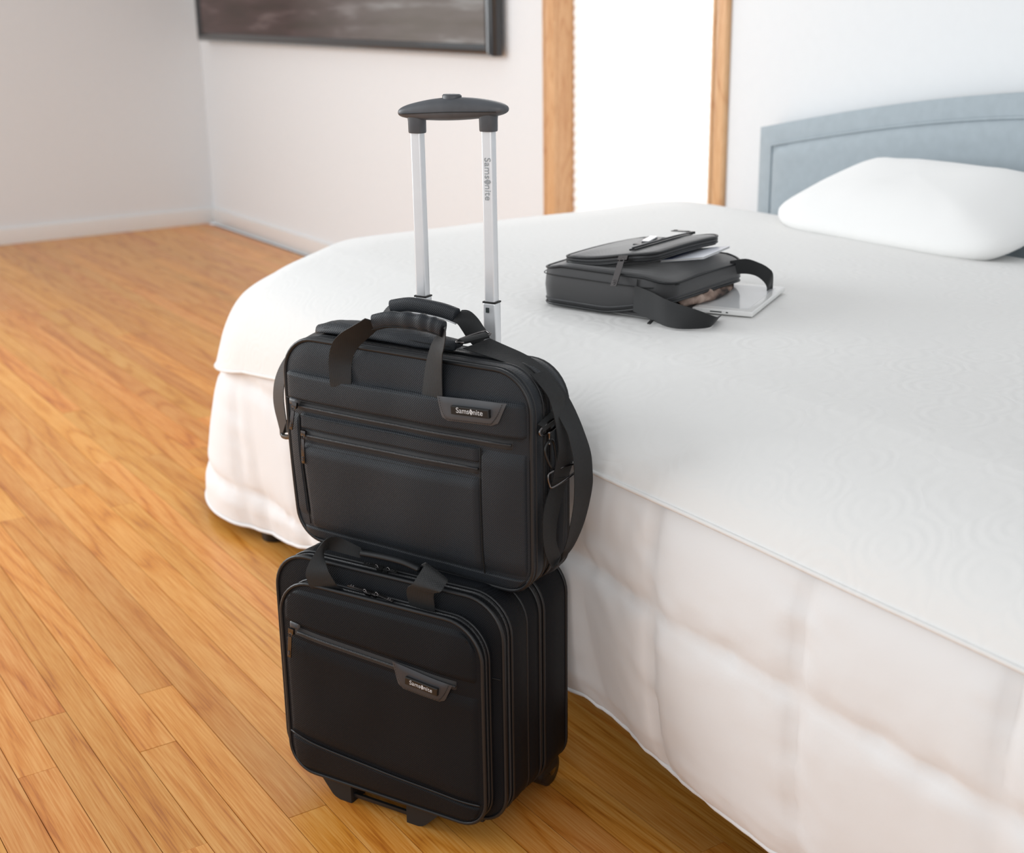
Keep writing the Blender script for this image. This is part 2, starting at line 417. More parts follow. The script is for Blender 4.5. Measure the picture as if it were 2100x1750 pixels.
box('sash',OX0,OX0+.04,YW+.085,YW+.11,OZ0,OZ1,m_trim,wn,.002); box('sash',OX1-.04,OX1,YW+.085,YW+.11,OZ0,OZ1,m_trim,wn,.002)
box('sash',OX0+.04,OX1-.04,YW+.085,YW+.11,1.24,1.28,m_trim,wn,.002)
g=N('window_glass'); g.set(Roughness=.02,Transmission_Weight=1.); box('pane',OX0+.04,OX1-.04,YW+.095,YW+.099,OZ0,OZ1,g.m,wn)
bl=N('backlit_blind'); bl.set(Base_Color=(.9,.9,.9),Roughness=.8,Emission_Color=(.98,1,1),Emission_Strength=.36)
vs=[];fs=[];n=110
for i in range(n+1):
    z=OZ0+.03+(OZ1-OZ0-.03)*i/n; y=YW+.068+(.006 if i%2 else 0)
    for x in (OX0+.004,OX1-.004): vs.append((x,y,z))
for i in range(n): fs.append((2*i,2*i+1,2*i+3,2*i+2))
bo=mesh('window_blind',vs,fs,bl.m,None,False); tag(bo,'white pleated cellular blind, backlit, drawn down inside the oak-trimmed window','blind')
# ---------------- television ----------------
tv=root('television',(-6.0,YW-.05,1.059),0,'large wall-mounted television with glossy black bezel, top left on the pale wall','television')
tx0,tx1,tz1=-1.6,1.494,1.80
bz=.045;bs=.060
def bezel(name,pts4,parent):
    # mitred glossy bezel side: outer edge p0-p1, inner edge p3-p2, rounded section
    p=[Vector(q) for q in pts4]; vs=[];fs=[];K=7
    for k in range(K+1):
        t=k/K; y=-.012-.016*math.sin(math.pi*min(1,t*1.15))**.7 if t<.87 else -.012
        for a,b in ((p[0],p[3]),(p[1],p[2])): c=a.lerp(b,t); vs.append((c.x,y,c.z))
    for k in range(K): fs.append((2*k,2*k+1,2*k+3,2*k+2))
    vs+= [(p[0].x,.03,p[0].z),(p[1].x,.03,p[1].z)]; fs.append((0,len(vs)-2,len(vs)-1,1))
    return sm(mesh(name,vs,fs,m_tvb,parent),60)
bezel('bezel',[(tx0,0,0),(tx1,0,0),(tx1-bs,0,bz),(tx0+bs,0,bz)],tv)
bezel('bezel',[(tx1,0,0),(tx1,0,tz1),(tx1-bs,0,tz1-bz),(tx1-bs,0,bz)],tv)
bezel('bezel',[(tx1,0,tz1),(tx0,0,tz1),(tx0+bs,0,tz1-bz),(tx1-bs,0,tz1-bz)],tv)
bezel('bezel',[(tx0,0,tz1),(tx0,0,0),(tx0+bs,0,bz),(tx0+bs,0,tz1-bz)],tv)
box('back_cover',tx0+.03,tx1-.03,-.005,.048,.03,tz1-.03,m_plm,tv,.01)
sc=N('screen_painted_reflection'); sc.set(Roughness=.12,Base_Color=(.01,.01,.01)); sc.b.inputs['Specular IOR Level'].default_value=.3
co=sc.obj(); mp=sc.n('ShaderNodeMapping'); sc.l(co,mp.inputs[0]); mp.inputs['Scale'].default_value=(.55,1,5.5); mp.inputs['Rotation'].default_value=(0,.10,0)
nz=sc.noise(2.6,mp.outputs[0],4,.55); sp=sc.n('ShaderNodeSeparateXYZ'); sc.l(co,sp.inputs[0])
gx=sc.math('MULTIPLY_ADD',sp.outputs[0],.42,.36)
dark=sc.ramp(nz,[(.40,(.032,.013,.008)),(.55,(.058,.026,.023)),(.70,(.19,.13,.12))]); lite=sc.ramp(nz,[(.38,(.19,.165,.145)),(.55,(.23,.20,.185)),(.70,(.40,.385,.37))])  # streaky room reflection, greyer to the right, painted into the screen's emission
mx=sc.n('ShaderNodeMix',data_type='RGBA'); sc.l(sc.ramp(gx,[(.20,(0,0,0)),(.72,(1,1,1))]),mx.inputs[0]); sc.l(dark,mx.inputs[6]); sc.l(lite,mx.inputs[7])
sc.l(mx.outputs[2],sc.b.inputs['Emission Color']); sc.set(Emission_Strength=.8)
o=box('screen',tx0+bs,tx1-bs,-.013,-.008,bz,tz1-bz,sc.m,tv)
# ---------------- bed ----------------
bed=root('bed',(-1.76,2.0,0),0,'wide bed with blue-grey upholstered headboard and black round legs','bed')
def bb(*a): # to bed local
    return (a[0]+1.76,a[1]+1.76,a[2]-2,a[3]-2,a[4],a[5])
box('bed_frame',*bb(-3.0,-.52,1.27,2.80,.13,.30),m_plm,bed,.01)
box('mattress',*bb(-3.0,-.52,1.27,2.80,.30,.57),m_pil,bed,.04,4)
for lx,ly in ((-2.93,1.205),(-.7,1.60),(-2.925,2.7),(-.7,2.7),(-1.8,1.9)):
    vs,fs=tubev([Vector((lx+1.76,ly-2,z)) for z in (0,.004,.12,.135)],lambda t:.030 if t<.2 else .030+.008*t,20)
    sm(mesh('leg',vs,fs,m_pl,bed),50)
# headboard: arched outline, padded border and recessed padded panel
def hb_top(x):
    x=min(x,-3.52-x); return .897+.16*math.sin(min(1,max(0,(x+3.012)/1.25))*math.pi/2)
HX0,HX1=-3.014,-.506
def hpad(name,x0,x1,zb,dz,yf,puff,m):
    vs=[];fs=[];nu,nv=80,24
    for j in range(nv+1):
        for i in range(nu+1):
            x=x0+(x1-x0)*i/nu; zt=hb_top(x)-dz; z=zb+(zt-zb)*j/nv
            ed=min(x-x0,x1-x,zt-z); w=1-math.exp(-max(0,ed)/.008); vs.append((x+1.76,yf-puff*w-2,z))
    for j in range(nv):
        for i in range(nu): k=j*(nu+1)+i; fs.append((k,k+1,k+nu+2,k+nu+1))
    # side walls back to the wall plane
    loop=[j*(nu+1) for j in range(nv+1)]+[nv*(nu+1)+i for i in range(1,nu+1)]+[j*(nu+1)+nu for j in range(nv-1,-1,-1)]
    b=len(vs)
    for k in loop: vs.append((vs[k][0],yf+.055-2,vs[k][2]))
    for i in range(len(loop)-1): fs.append((loop[i],loop[i+1],b+i+1,b+i))
    return mesh(name,vs,fs,m,bed)
sm(hpad('headboard_border',HX0,HX1,.25,0,2.880,.012,m_hb),60)
sm(hpad('headboard_panel',HX0+.066,HX1-.066,.30,.062,2.868,.014,m_hb),60)
P_=[Vector((HX0+.063+1.76,2.866-2,z)) for z in [.3+.04*i for i in range(14)] if z<hb_top(HX0+.063)-.08]+[Vector((HX0+.063+(HX1-HX0-.126)*i/60+1.76,2.866-2,hb_top(HX0+.063+(HX1-HX0-.126)*i/60)-.059)) for i in range(61)]
v,f=tubev(P_,.0045,6); mesh('headboard_piping',v,f,m_hb,bed)
# comforter and coverlet: swept drape
BX0,BX1,BY0,BY1=-3.23,-.38,1.15,2.80
prof=[(-.245,.706),(-.19,.694),(-.13,.678),(-.08,.655),(-.04,.626),(-.012,.59),(.006,.54),(.014,.47),(.016,.38),(.010,.28),(.0,.20),(-.006,.145)]
pc=cat([(a,0,b) for a,b in prof],6)
CV_N=[0]
def drape(name,hem,off,m,quilt,label,category,NT=84,step=.014,thick=True):
    loop=[]; r=.36; seg=34
    def arc(cx,cy,a0):
        for k in range(seg+1):
            a=a0+math.pi/2*k/seg; loop.append((cx+r*math.cos(a),cy+r*math.sin(a),math.cos(a),math.sin(a)))
    def line(x0,y0,x1,y1,nx,ny):
        n=int(math.dist((x0,y0),(x1,y1))/step)
        for k in range(1,n): loop.append((x0+(x1-x0)*k/n,y0+(y1-y0)*k/n,nx,ny))
    arc(BX0+r,BY0+r,math.pi); line(BX0+r,BY0,BX1-r,BY0,0,-1); arc(BX1-r,BY0+r,1.5*math.pi); line(BX1,BY0+r,BX1,BY1-r,1,0)
    arc(BX1-r,BY1-r,0); line(BX1-r,BY1,BX0+r,BY1,0,1); arc(BX0+r,BY1-r,.5*math.pi); line(BX0,BY1-r,BX0,BY0+r,-1,0)
    s=0;S_=[]
    for i,p in enumerate(loop):
        if i: s+=math.dist(p[:2],loop[i-1][:2])
        S_.append(s)
    s0=S_[seg+1]; n=len(loop); CV_N[0]=n; vs=[];fs=[]
    cx,cy=(BX0+BX1)/2,(BY0+BY1)/2
    for j in range(NT+1):
        for i,(x,y,nx,ny) in enumerate(loop):
            xs=BX0+r+(S_[i]-s0)   # equals x on the foot side
            h=hem(x,y,nx,ny,xs)
            # find profile position: blend so that t=1 lands on the hem height
            # cumulative parameter by index where z falls to hem
            zi=len(pc)-1
            for q_ in range(len(pc)-1,0,-1):
                if pc[q_-1].z>=h: zi=q_; break
            if h<pc[-1].z: top=len(pc)-1; ext=pc[-1].z-h
            else: top=zi-(h-pc[zi].z)/max(1e-6,pc[zi-1].z-pc[zi].z); ext=0
            t=top*j/NT; k=min(len(pc)-2,int(t)); fr=t-k; o_=pc[k].x+(pc[k+1].x-pc[k].x)*fr; z=pc[k].z+(pc[k+1].z-pc[k].z)*fr
            if ext: z-=ext*(max(0,j/NT-.6)/.4)
            dn=max(0,min(1,(.62-z)/.45))
            P0=Vector((x*1.0,y*1.0,z))
            a=noise.noise(Vector((xs*1.7,z*1.1,3.)))*.022*dn + math.sin(xs*9+2*noise.noise(Vector((xs*2,0,0))))*.006*dn*dn
            q=0; a+=.24*max(0,-nx)**1.2*max(0,(.66-z)/.6)
            if quilt:
                dx=abs(((xs+1.41+.155)%.31)-.155); dz=min(abs(z-.42),abs(z-.13)) if z<.6 else .2
                wx=1-math.exp(-(dx/.014)); wz=1-math.exp(-(dz/.016))
                q=.016*(wx*wz)-.018
                q+=(.007*noise.noise(Vector((xs*22,z*22,1)))+.004*noise.noise(Vector((xs*50,z*50,6))))*math.exp(-min(dx,dz)/.045)*(1 if z<.6 else 0)
                if z>.6: q*=.2
                # hem curls and puckers
                hh=max(0,1-(z-h)/.05); q-=.010*hh
            up=.004*noise.noise(Vector((x*3,y*3,2)))*(1-dn)
            O=o_+off+a+q
            Z0=.046*max(0,-nx)*max(0,min(1,(o_+.245)/.14))*max(0,min(1,(z-.3)/.2))
            X=x+nx*O; Y=y+ny*O; Z=z-Z0+up+off*max(0,min(1,(z-.56)/.06))
            # pressed in where the trolley case and briefcase lean against it
            if ny<-.3 and z<.62:
                gq=math.exp(-((x+1.62)/.16)**2); Y+=.035*gq*min(1,max(0,(.60-z)/.12))
            if j==0 : Z=pc[0].z+off+up
            vs.append((X,Y,Z))
    for j in range(NT):
        for i in range(n): fs.append((j*n+i,(j+1)*n+i,(j+1)*n+(i+1)%n,j*n+(i+1)%n))
    # interior of the top
    K=10
    base=len(vs)
    for k in range(1,K+1):
        t=1-k/K
        for i in range(n):
            x,y,z=vs[i]; xx=cx+(x-cx)*(t*.94+.06); yy=cy+(y-cy)*(t*.94+.06)
            vs.append((xx,yy,pc[0].z+off+.004*noise.noise(Vector((xx*3,yy*3,2)))+.014*(1-((xx-cx)/1.13)**2)*(1-((yy-cy)/.59)**2)))
    for k in range(K):
        A=0 if k==0 else base+(k-1)*n; B=base+k*n
        for i in range(n): fs.append((A+i,A+(i+1)%n,B+(i+1)%n,B+i))
    fs.append(tuple(base+(K-1)*n+i for i in range(n)))
    o=mesh(name,vs,fs,m,None)
    md=o.modifiers.new('thickness','SOLIDIFY'); md.thickness=.010 if quilt else .004; md.offset=-1
    tag(o,label,category); return o
def hem1(x,y,nx,ny,xs): 
    h=.140+.012*noise.noise(Vector((xs*4,0,7)))
    t=min(1,max(0,(-2.2-xs)/.8)); h-=.105*t*t*(3-2*t)
    return h
def hem2(x,y,nx,ny,xs):
    t=min(1,max(0,(-1.75-xs)/1.6)); return .588-.165*t*t*(3-2*t)
cf=drape('comforter',hem1,0,m_comf,True,'white box-stitched quilted comforter hanging over the foot of the bed','comforter')
cv=drape('coverlet',hem2,.008,m_cover,False,'thin ivory embossed coverlet spread over the white comforter','coverlet',NT=70)
cfn=CV_N[0]
v,f=tubev([cf.data.vertices[84*cfn+i].co.copy() for i in range(cfn)],.0045,6,True); mesh('hem',v,f,m_comf,cf)
# hem roll along the coverlet edge
cvn=CV_N[0]; hemv=[cv.data.vertices[70*cvn+i].co.copy() for i in range(cvn)]
v,f=tubev(hemv,.0038,6,True); mesh('hem',v,f,m_cover,cv)
# pillow
vs=[];fs=[];nu,nv=36,18
for j in range(nv+1):
    for i in range(nu):
        a=2*math.pi*i/nu; b=-math.pi/2+math.pi*j/nv
        e=lambda c,p: math.copysign(abs(c)**p,c)
        x=.36*e(math.cos(b),.7)*e(math.cos(a),.45); y=.20*e(math.cos(b),.7)*e(math.sin(a),.45)
        rr=max(abs(x)/.36,abs(y)/.20); z=.085*e(math.sin(b),.8)*(1-.55*rr**3)
        z+=.004*noise.noise(Vector((x*12,y*12,z*8))); vs.append((x,y,z))
for j in range(nv):
    for i in range(nu): fs.append((j*nu+i,j*nu+(i+1)%nu,(j+1)*nu+(i+1)%nu,(j+1)*nu+i))
o=mesh('pillow',vs,fs,m_pil,None); o.location=(-2.16,2.60,.785); o.rotation_euler=(.28,0,0); tag(o,'plump white pillow leaning against the blue-grey headboard','pillow')
D={
'outA':[(0.3527,0.07,0.368),(0.3817,0.07,0.3606),(0.4102,0.07,0.3534),(0.4308,0.072,0.3448),(0.4507,0.075,0.3318),(0.4723,0.075,0.313),(0.4891,0.075,0.2936),(0.5029,0.075,0.271),(0.5151,0.075,0.2454),(0.5259,0.075,0.2167),(0.5291,0.075,0.1893),(0.5292,0.075,0.164),(0.5217,0.075,0.1255),(0.5154,0.07,0.0971),(0.5059,0.065,0.0707),(0.4963,0.06,0.0528),(0.4833,0.05,0.0345)],
'outB':[(0.3278,0.035,0.3573),(0.357,0.035,0.3529),(0.3952,0.035,0.3472),(0.4258,0.036,0.3403),(0.4492,0.038,0.3269),(0.4662,0.04,0.31),(0.4814,0.04,0.2906),(0.4965,0.04,0.2685),(0.5071,0.04,0.2512),(0.5131,0.04,0.2303),(0.5177,0.04,0.209),(0.5192,0.04,0.176),(0.5177,0.04,0.142),(0.5115,0.04,0.1067),(0.5022,0.045,0.0771),(0.4945,0.05,0.0619),(0.4836,0.06,0.0455)],
'innA':[(0.4819,-0.0495,0.3698),(0.4819,-0.0222,0.3555),(0.4819,0.0056,0.3316),(0.4846,0.03,0.2964),(0.492,0.03,0.2732),(0.4971,0.03,0.2441),(0.4979,0.03,0.225),(0.4932,0.03,0.2021),(0.4885,0.03,0.1817)],
'innB':[(0.4899,-0.0344,0.3737),(0.4899,0.0027,0.3519),(0.4899,0.0314,0.3237),(0.4905,0.06,0.284),(0.4981,0.06,0.2495),(0.5027,0.06,0.2281),(0.5036,0.06,0.206),(0.4996,0.06,0.1885),(0.4949,0.06,0.1777)],
'bakA':[(0.4885,0.03,0.1817),(0.4839,0.0297,0.1669),(0.4839,0.0145,0.1437),(0.4839,0.0083,0.1176),(0.4839,0.0089,0.0889),(0.4839,0.0161,0.0633),(0.4861,0.03,0.0382),(0.4956,0.03,0.0448)],
'bakB':[(0.4949,0.06,0.1763),(0.4918,0.06,0.1615),(0.4899,0.0501,0.1388),(0.4899,0.0387,0.1112),(0.4899,0.0355,0.0864),(0.4899,0.0395,0.0706),(0.4899,0.0471,0.0547),(0.4899,0.0497,0.0508)],
'lefA':[(0.0627,0.07,0.3556),(0.0279,0.075,0.3445),(0.0027,0.08,0.3344),(-0.0231,0.085,0.3222),(-0.055,0.09,0.3039),(-0.0836,0.09,0.2777),(-0.1048,0.09,0.25),(-0.1167,0.09,0.2232),(-0.121,0.09,0.1973),(-0.1148,0.085,0.1784),(-0.1051,0.08,0.1602),(-0.0953,0.075,0.1419)],
'lefB':[(0.0839,0.045,0.3567),(0.0641,0.045,0.352),(0.0437,0.045,0.3411),(0.0229,0.045,0.3288),(-0.001,0.045,0.313),(-0.0261,0.045,0.2878),(-0.0413,0.045,0.2616),(-0.051,0.045,0.24),(-0.0541,0.045,0.2192),(-0.0533,0.045,0.1988),(-0.0512,0.045,0.1785),(-0.049,0.045,0.1582)],
'fh1':[(0.1271,-0.01,0.2922),(0.1274,-0.014,0.3201),(0.1366,-0.016,0.3429),(0.1514,-0.016,0.3595),(0.1756,-0.016,0.3764),(0.1988,-0.014,0.3932)],
'fh2':[(0.3084,-0.01,0.2988),(0.3091,-0.014,0.3338),(0.3172,-0.016,0.3637),(0.3257,-0.016,0.3796),(0.3324,-0.016,0.3936),(0.3322,-0.014,0.4019)],
'fg':[(0.1996,-0.014,0.3918),(0.2159,-0.014,0.3968),(0.2319,-0.014,0.4002),(0.2651,-0.014,0.4027),(0.2967,-0.014,0.402),(0.3162,-0.014,0.4),(0.3293,-0.014,0.3972)],
'rg':[(0.1554,0.085,0.3914),(0.1712,0.085,0.3955),(0.1908,0.085,0.3993),(0.2157,0.085,0.3998),(0.2478,0.085,0.398),(0.2664,0.085,0.3955),(0.2829,0.085,0.392)],
'rs':[(0.2829,0.085,0.392),(0.2957,0.085,0.3897),(0.3064,0.085,0.381),(0.317,0.085,0.3685),(0.3294,0.085,0.357)],
'rs2':[(0.1554,0.085,0.3914),(0.1511,0.085,0.3845),(0.1454,0.085,0.3719),(0.1396,0.085,0.3552)],
'pad':[(0.0481,0.045,0.342),(0.0819,0.045,0.3558),(0.1225,0.045,0.3608),(0.1813,0.045,0.3586),(0.2289,0.045,0.3553),(0.2754,0.045,0.352),(0.3121,0.045,0.3553)],
'buck':[(0.3131,0.035,0.3592),(0.3328,0.035,0.358),(0.354,0.06,0.3695),(0.3426,0.06,0.3741)],
'ring':[(0.4779,0.0182,0.2606),(0.4779,0.0109,0.2545),(0.4779,0.0205,0.2476),(0.4827,0.03,0.2389),(0.4919,0.03,0.2473)],
'loopA':[(0.4759,0.0166,0.2634),(0.4905,0.03,0.2675)],
'hook':[(0.4842,0.03,0.2309),(0.4819,0.0213,0.233),(0.4819,0.0187,0.2255),(0.4819,0.0259,0.2096),(0.487,0.03,0.1968),(0.4947,0.03,0.1996),(0.4963,0.03,0.2165),(0.4934,0.03,0.2352),(0.4873,0.03,0.2383)],
'slid':[(0.487,0.03,0.1912),(0.4859,0.0266,0.1795),(0.4915,0.03,0.1691),(0.5161,0.03,0.1897),(0.5161,0.03,0.1974)],
'lbuck':[(-0.0937,0.07,0.1531),(-0.0909,0.07,0.1399),(-0.0704,0.07,0.1433),(-0.0732,0.07,0.1576)],
'lloop':[(-0.0811,0.06,0.2349),(-0.0674,0.06,0.24)],
'tlA':[(0.1092,-0.006,0.3716),(0.113,-0.012,0.383),(0.0972,-0.03,0.3883),(0.0922,-0.035,0.403),(0.0901,-0.035,0.4199),(0.0974,-0.025,0.4434),(0.1107,-0.01,0.4677),(0.1193,0.005,0.4703),(0.1305,0.02,0.4606),(0.152,0.03,0.4482)],
'tlB':[(0.1467,-0.006,0.3712),(0.1498,-0.012,0.3875),(0.1442,-0.025,0.4023),(0.1404,-0.028,0.4106),(0.1299,-0.028,0.4256),(0.1187,-0.02,0.4359),(0.1074,-0.01,0.4441),(0.1066,0.002,0.4466),(0.1268,0.01,0.4419),(0.157,0.02,0.4357)],
'trA':[(0.2775,-0.006,0.3709),(0.2746,-0.014,0.392),(0.2748,-0.022,0.4123),(0.2797,-0.028,0.4297),(0.2923,-0.03,0.4416),(0.2983,-0.02,0.4554),(0.2994,-0.005,0.4663),(0.2777,0.015,0.4513)],
'trB':[(0.3167,-0.006,0.3659),(0.3198,-0.014,0.3883),(0.323,-0.02,0.4083),(0.3256,-0.024,0.4286),(0.3419,-0.03,0.4381),(0.343,-0.02,0.4445),(0.3412,-0.01,0.4497),(0.3052,0.015,0.4473)],
'tg':[(0.1615,0.018,0.4457),(0.1803,0.018,0.447),(0.2125,0.018,0.4479),(0.2442,0.018,0.4466),(0.2721,0.018,0.4412)],
}
def at(pts,dx=0,dy=0,dz=0): return [Vector((x+dx,y+dy,z+dz)) for x,y,z in pts]
# ================= rolling case =================
tr=root('rolling_case',(-1.91188,.78583,0),.45958,'black wheeled soft-sided briefcase standing on the oak floor, carrying the briefcase','suitcase')
TZ0,TZ1=.045,.424
bowT=lambda x,z:0
# main front compartment, gussets, rear shell
A=Shell(0,.43,TZ0,TZ1,.062,.050,.008,0,wob=.003,seed=3,sx=bowT)
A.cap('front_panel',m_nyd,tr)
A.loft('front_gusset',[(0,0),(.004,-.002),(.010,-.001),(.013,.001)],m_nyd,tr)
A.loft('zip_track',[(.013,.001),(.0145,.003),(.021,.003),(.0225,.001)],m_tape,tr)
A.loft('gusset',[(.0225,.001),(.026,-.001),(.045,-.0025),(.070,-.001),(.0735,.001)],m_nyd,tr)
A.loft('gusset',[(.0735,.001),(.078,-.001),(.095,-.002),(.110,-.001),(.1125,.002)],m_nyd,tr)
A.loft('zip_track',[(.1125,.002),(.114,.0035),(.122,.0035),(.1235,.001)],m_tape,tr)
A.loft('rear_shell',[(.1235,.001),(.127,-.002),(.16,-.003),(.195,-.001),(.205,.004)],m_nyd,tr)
A.cap('back_panel',m_nyd,tr,back=True,yb=.203,bb=.006)
def piping(sh,y,r,m,par,inset=-.001,name='piping'):
    v,f=tubev(sh.ring(y,inset),r,7,True); return mesh(name,v,f,m,par)
piping(A,0,.0034,m_pip,tr); piping(A,.0245,.0024,m_pip,tr); piping(A,.0735,.0022,m_pip,tr,.0005); piping(A,.111,.0026,m_pip,tr); piping(A,.125,.0026,m_pip,tr); piping(A,.203,.003,m_pip,tr,.001)
v,f=tubev(A.ring(.0178,.0012),.0018,6,True); mesh('zip_teeth',v,f,m_coil,tr)
v,f=tubev(A.ring(.118,.0015),.0018,6,True); mesh('zip_teeth',v,f,m_coil,tr)
A.line('seam',[(.402,.30),(.430,.299)],.0011,m_thread,tr,off=.0006,n=3)
# accessory pocket on the front
Pk=Shell(.030,.411,.048,.394,.062,.046,.010,-.030,wob=.003,seed=8)
Pk.cap('front_pocket',m_nyd,tr)
Pk.loft('pocket_gusset',[(-.030,0),(-.027,-.002),(-.022,-.0015),(-.020,.001)],m_nyd,tr)
Pk.loft('zip_track',[(-.020,.001),(-.019,.0035),(-.012,.0035),(-.011,.001)],m_tape,tr)
Pk.loft('pocket_gusset',[(-.011,.001),(-.008,-.001),(-.003,-.002),(.002,-.002)],m_nyd,tr)
piping(Pk,-.030,.0032,m_pip,tr); piping(Pk,-.0095,.0024,m_pip,tr,-.0005)
v,f=tubev(Pk.ring(-.0155,.0018),.0019,6,True); mesh('zip_teeth',v,f,m_coil,tr)
zt=lambda x:.318-.042*(x-.05)/.33*.5
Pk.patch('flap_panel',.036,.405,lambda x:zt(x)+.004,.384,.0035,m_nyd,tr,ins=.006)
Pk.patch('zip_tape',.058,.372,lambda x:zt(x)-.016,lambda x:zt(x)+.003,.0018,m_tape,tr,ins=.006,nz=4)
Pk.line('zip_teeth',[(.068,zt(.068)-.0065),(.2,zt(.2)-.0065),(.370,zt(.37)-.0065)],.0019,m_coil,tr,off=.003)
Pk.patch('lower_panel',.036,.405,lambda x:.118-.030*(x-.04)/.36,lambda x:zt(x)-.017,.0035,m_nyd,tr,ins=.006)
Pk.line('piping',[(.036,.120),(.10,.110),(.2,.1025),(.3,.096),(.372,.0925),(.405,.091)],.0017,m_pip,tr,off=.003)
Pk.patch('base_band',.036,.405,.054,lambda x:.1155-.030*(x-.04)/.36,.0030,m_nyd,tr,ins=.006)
Pk.patch('zip_garage',.050,.072,lambda x:zt(.06)-.004,lambda x:zt(.06)+.010,.0050,m_lea,tr,ins=.006,nu=8,nz=6,label='small grey leather tab over the zip end')
def logo_patch(sh,par,c,EX,tilt,base_m):
    TL,TR,BR,BL=c
    nu,nz=24,8; vs=[];fs=[]
    def pos(a,b): 
        l=(BL[0]+(TL[0]-BL[0])*b,BL[1]+(TL[1]-BL[1])*b); r=(BR[0]+(TR[0]-BR[0])*b,BR[1]+(TR[1]-BR[1])*b)
        return (l[0]+(r[0]-l[0])*a,l[1]+(r[1]-l[1])*a)
    for j in range(nz+1):
        for i in range(nu+1):
            a,b=i/nu,j/nz
            # rounded lower corners
            rr=.10; aa=a
            if b<.22: s_=1-math.sqrt(max(0,1-((.22-b)/.22)**2)); aa=a*(1-2*rr*s_)+rr*s_
            x,z=pos(aa,b); ed=min(a,1-a,b,1-b); w=min(1,ed*nz); vs.append((x,sh.y(x,z)-EX-.0052-.0022*w,z))
    for j in range(nz):
        for i in range(nu): k=j*(nu+1)+i; fs.append((k,k+1,k+nu+2,k+nu+1))
    lp=mesh('leather_patch',vs,fs,m_lea if base_m else m_lead,par,True,'smooth grey leather patch with rounded lower corners')
    st=[pos(.045,.98),pos(.05,.5),pos(.09,.16),pos(.14,.08),pos(.5,.075),pos(.86,.08),pos(.91,.16),pos(.95,.5),pos(.955,.98)]
    sh.line('stitching',st,.00045,m_thread,lp,off=.0078+EX,n=5,dash=.0042)
    # raised name plate
    p0=pos(.22,.36);p1=pos(.86,.36);ux=Vector((p1[0]-p0[0],0,p1[1]-p0[1])); L=ux.length; ux.normalize(); H=.0125
    cx,cz=(p0[0]+p1[0])/2,(p0[1]+p1[1])/2
    ox,oz=p0[0]+0,p0[1]; uz=Vector((-ux.z,0,ux.x)); y=min(sh.y(p0[0],p0[1]),sh.y(p1[0],p1[1]))-.0070-EX
    M=Matrix(((ux.x,0,uz.x,ox),(0,1,0,y),(ux.z,0,uz.z,oz),(0,0,0,1)))
    bm=boxm(0,L,-.0045,.004,0,H,0)
    for f in bm.faces:
        if f.normal.y<-.5:
            r=bmesh.ops.inset_individual(bm,faces=[f],thickness=.0014,depth=.0011); break
    bm.transform(M); me=bpy.data.meshes.new('name_plate'); bm.to_mesh(me); bm.free(); pl=link('name_plate',me,m_plate,par,False)
    k=L*.70; M2=M@Matrix(((1,0,0,L*.155),(0,0,-1,-.0057),(0,1,0,H*.28),(0,0,0,1)))
    wordmark(pl,M2,k,m_ink)
logo_patch(Pk,tr,[(.257,.3075),(.366,.2935),(.350,.2600),(.268,.2665)],0,0,False)
zip_pull(tr,(.062,-.046,zt(.06)-.004),(.057,-.047,.268),m_gun,.007)
# pulls on the pocket zip (top) and the main zip
for (ax,az,bx,bz_,yy) in ((.196,.3965,.160,.401,-.0155),(.210,.3965,.247,.392,-.0155),(.196,.4255,.168,.4265,.0178),(.210,.4255,.232,.424,.0178)):
    zip_pull(tr,(ax,yy,az),(bx,yy-.004,bz_+.001),m_gun if yy<0 else m_pl,.0055,(0,-.25,1))
    tube('puller_ring',[(ax,yy-.003,az+.002),(ax+(.004 if bx>ax else -.004),yy-.003,az+.008),(ax+(.008 if bx>ax else -.008),yy-.003,az+.003)],.0010,m_gun,tr,6,4)
# base plate, feet, kick bar, wheels
box('base_plate',.05,.385,.005,.20,.030,.048,m_plm,tr,.004)
def foot(xs,label=None):
    # xs: (top outer, bottom outer, bottom inner) trapezoid in the xz plane
    xo,xb,xi=xs; zt_=.052; s=1 if xi>xo else -1
    prof=[(xo,zt_),(xo+s*.002,zt_-.006),(xb-s*.006,.007),(xb,.003),(xb+s*.010,0),(xi,.0),(xi,zt_)]
    vs=[];fs=[];n=len(prof)
    for y in (-.016,-.012,.020,.026):
        k=.0015 if y in(-.016,.026) else 0
        cx=sum(p[0] for p in prof)/n
        for x,z in prof: vs.append((x+(cx-x)*k*20,y,max(0,z+(.0 if z>0 else 0))))
    for j in range(3):
        for i in range(n): i2=(i+1)%n; fs.append((j*n+i,j*n+i2,(j+1)*n+i2,(j+1)*n+i))
    fs.append(tuple(range(n))[::-1]); fs.append(tuple(range(3*n,4*n)))
    return mesh('foot',vs,fs,m_plm,tr,False)
foot((.066,.106,.140)); foot((.330,.282,.250))
box('kick_bar',.138,.252,-.010,-.004,.009,.016,m_pl,tr,.0015)
box('kick_bar',.138,.252,.006,.010,.020,.034,m_pl,tr,.0015)
box('base_shade_panel',.138,.252,.012,.020,.012,.046,m_plm,tr)
for sx_ in (.045,.392):
    bm=boxm(sx_-.017,sx_+.019,.150,.212,.030,.085,.010,3)
    me=bpy.data.meshes.new('wheel_housing'); bm.to_mesh(me); bm.free(); sm(link('wheel_housing',me,m_plm,tr),50)
    vs,fs=tubev([Vector((sx_+dx,.196,.030)) for dx in (-.013,-.011,.011,.013)],lambda t:.027 if t in(0,1) else .030,28,up=(0,0,1)); w=sm(mesh('wheel',vs,fs,m_pl,tr),40)
    vs,fs=tubev([Vector((sx_+dx,.196,.030)) for dx in (.012,.0155,.016)],lambda t:.010 if t<.9 else .008,16,up=(0,0,1)); mesh('axle_cap',vs,fs,m_gun,w)
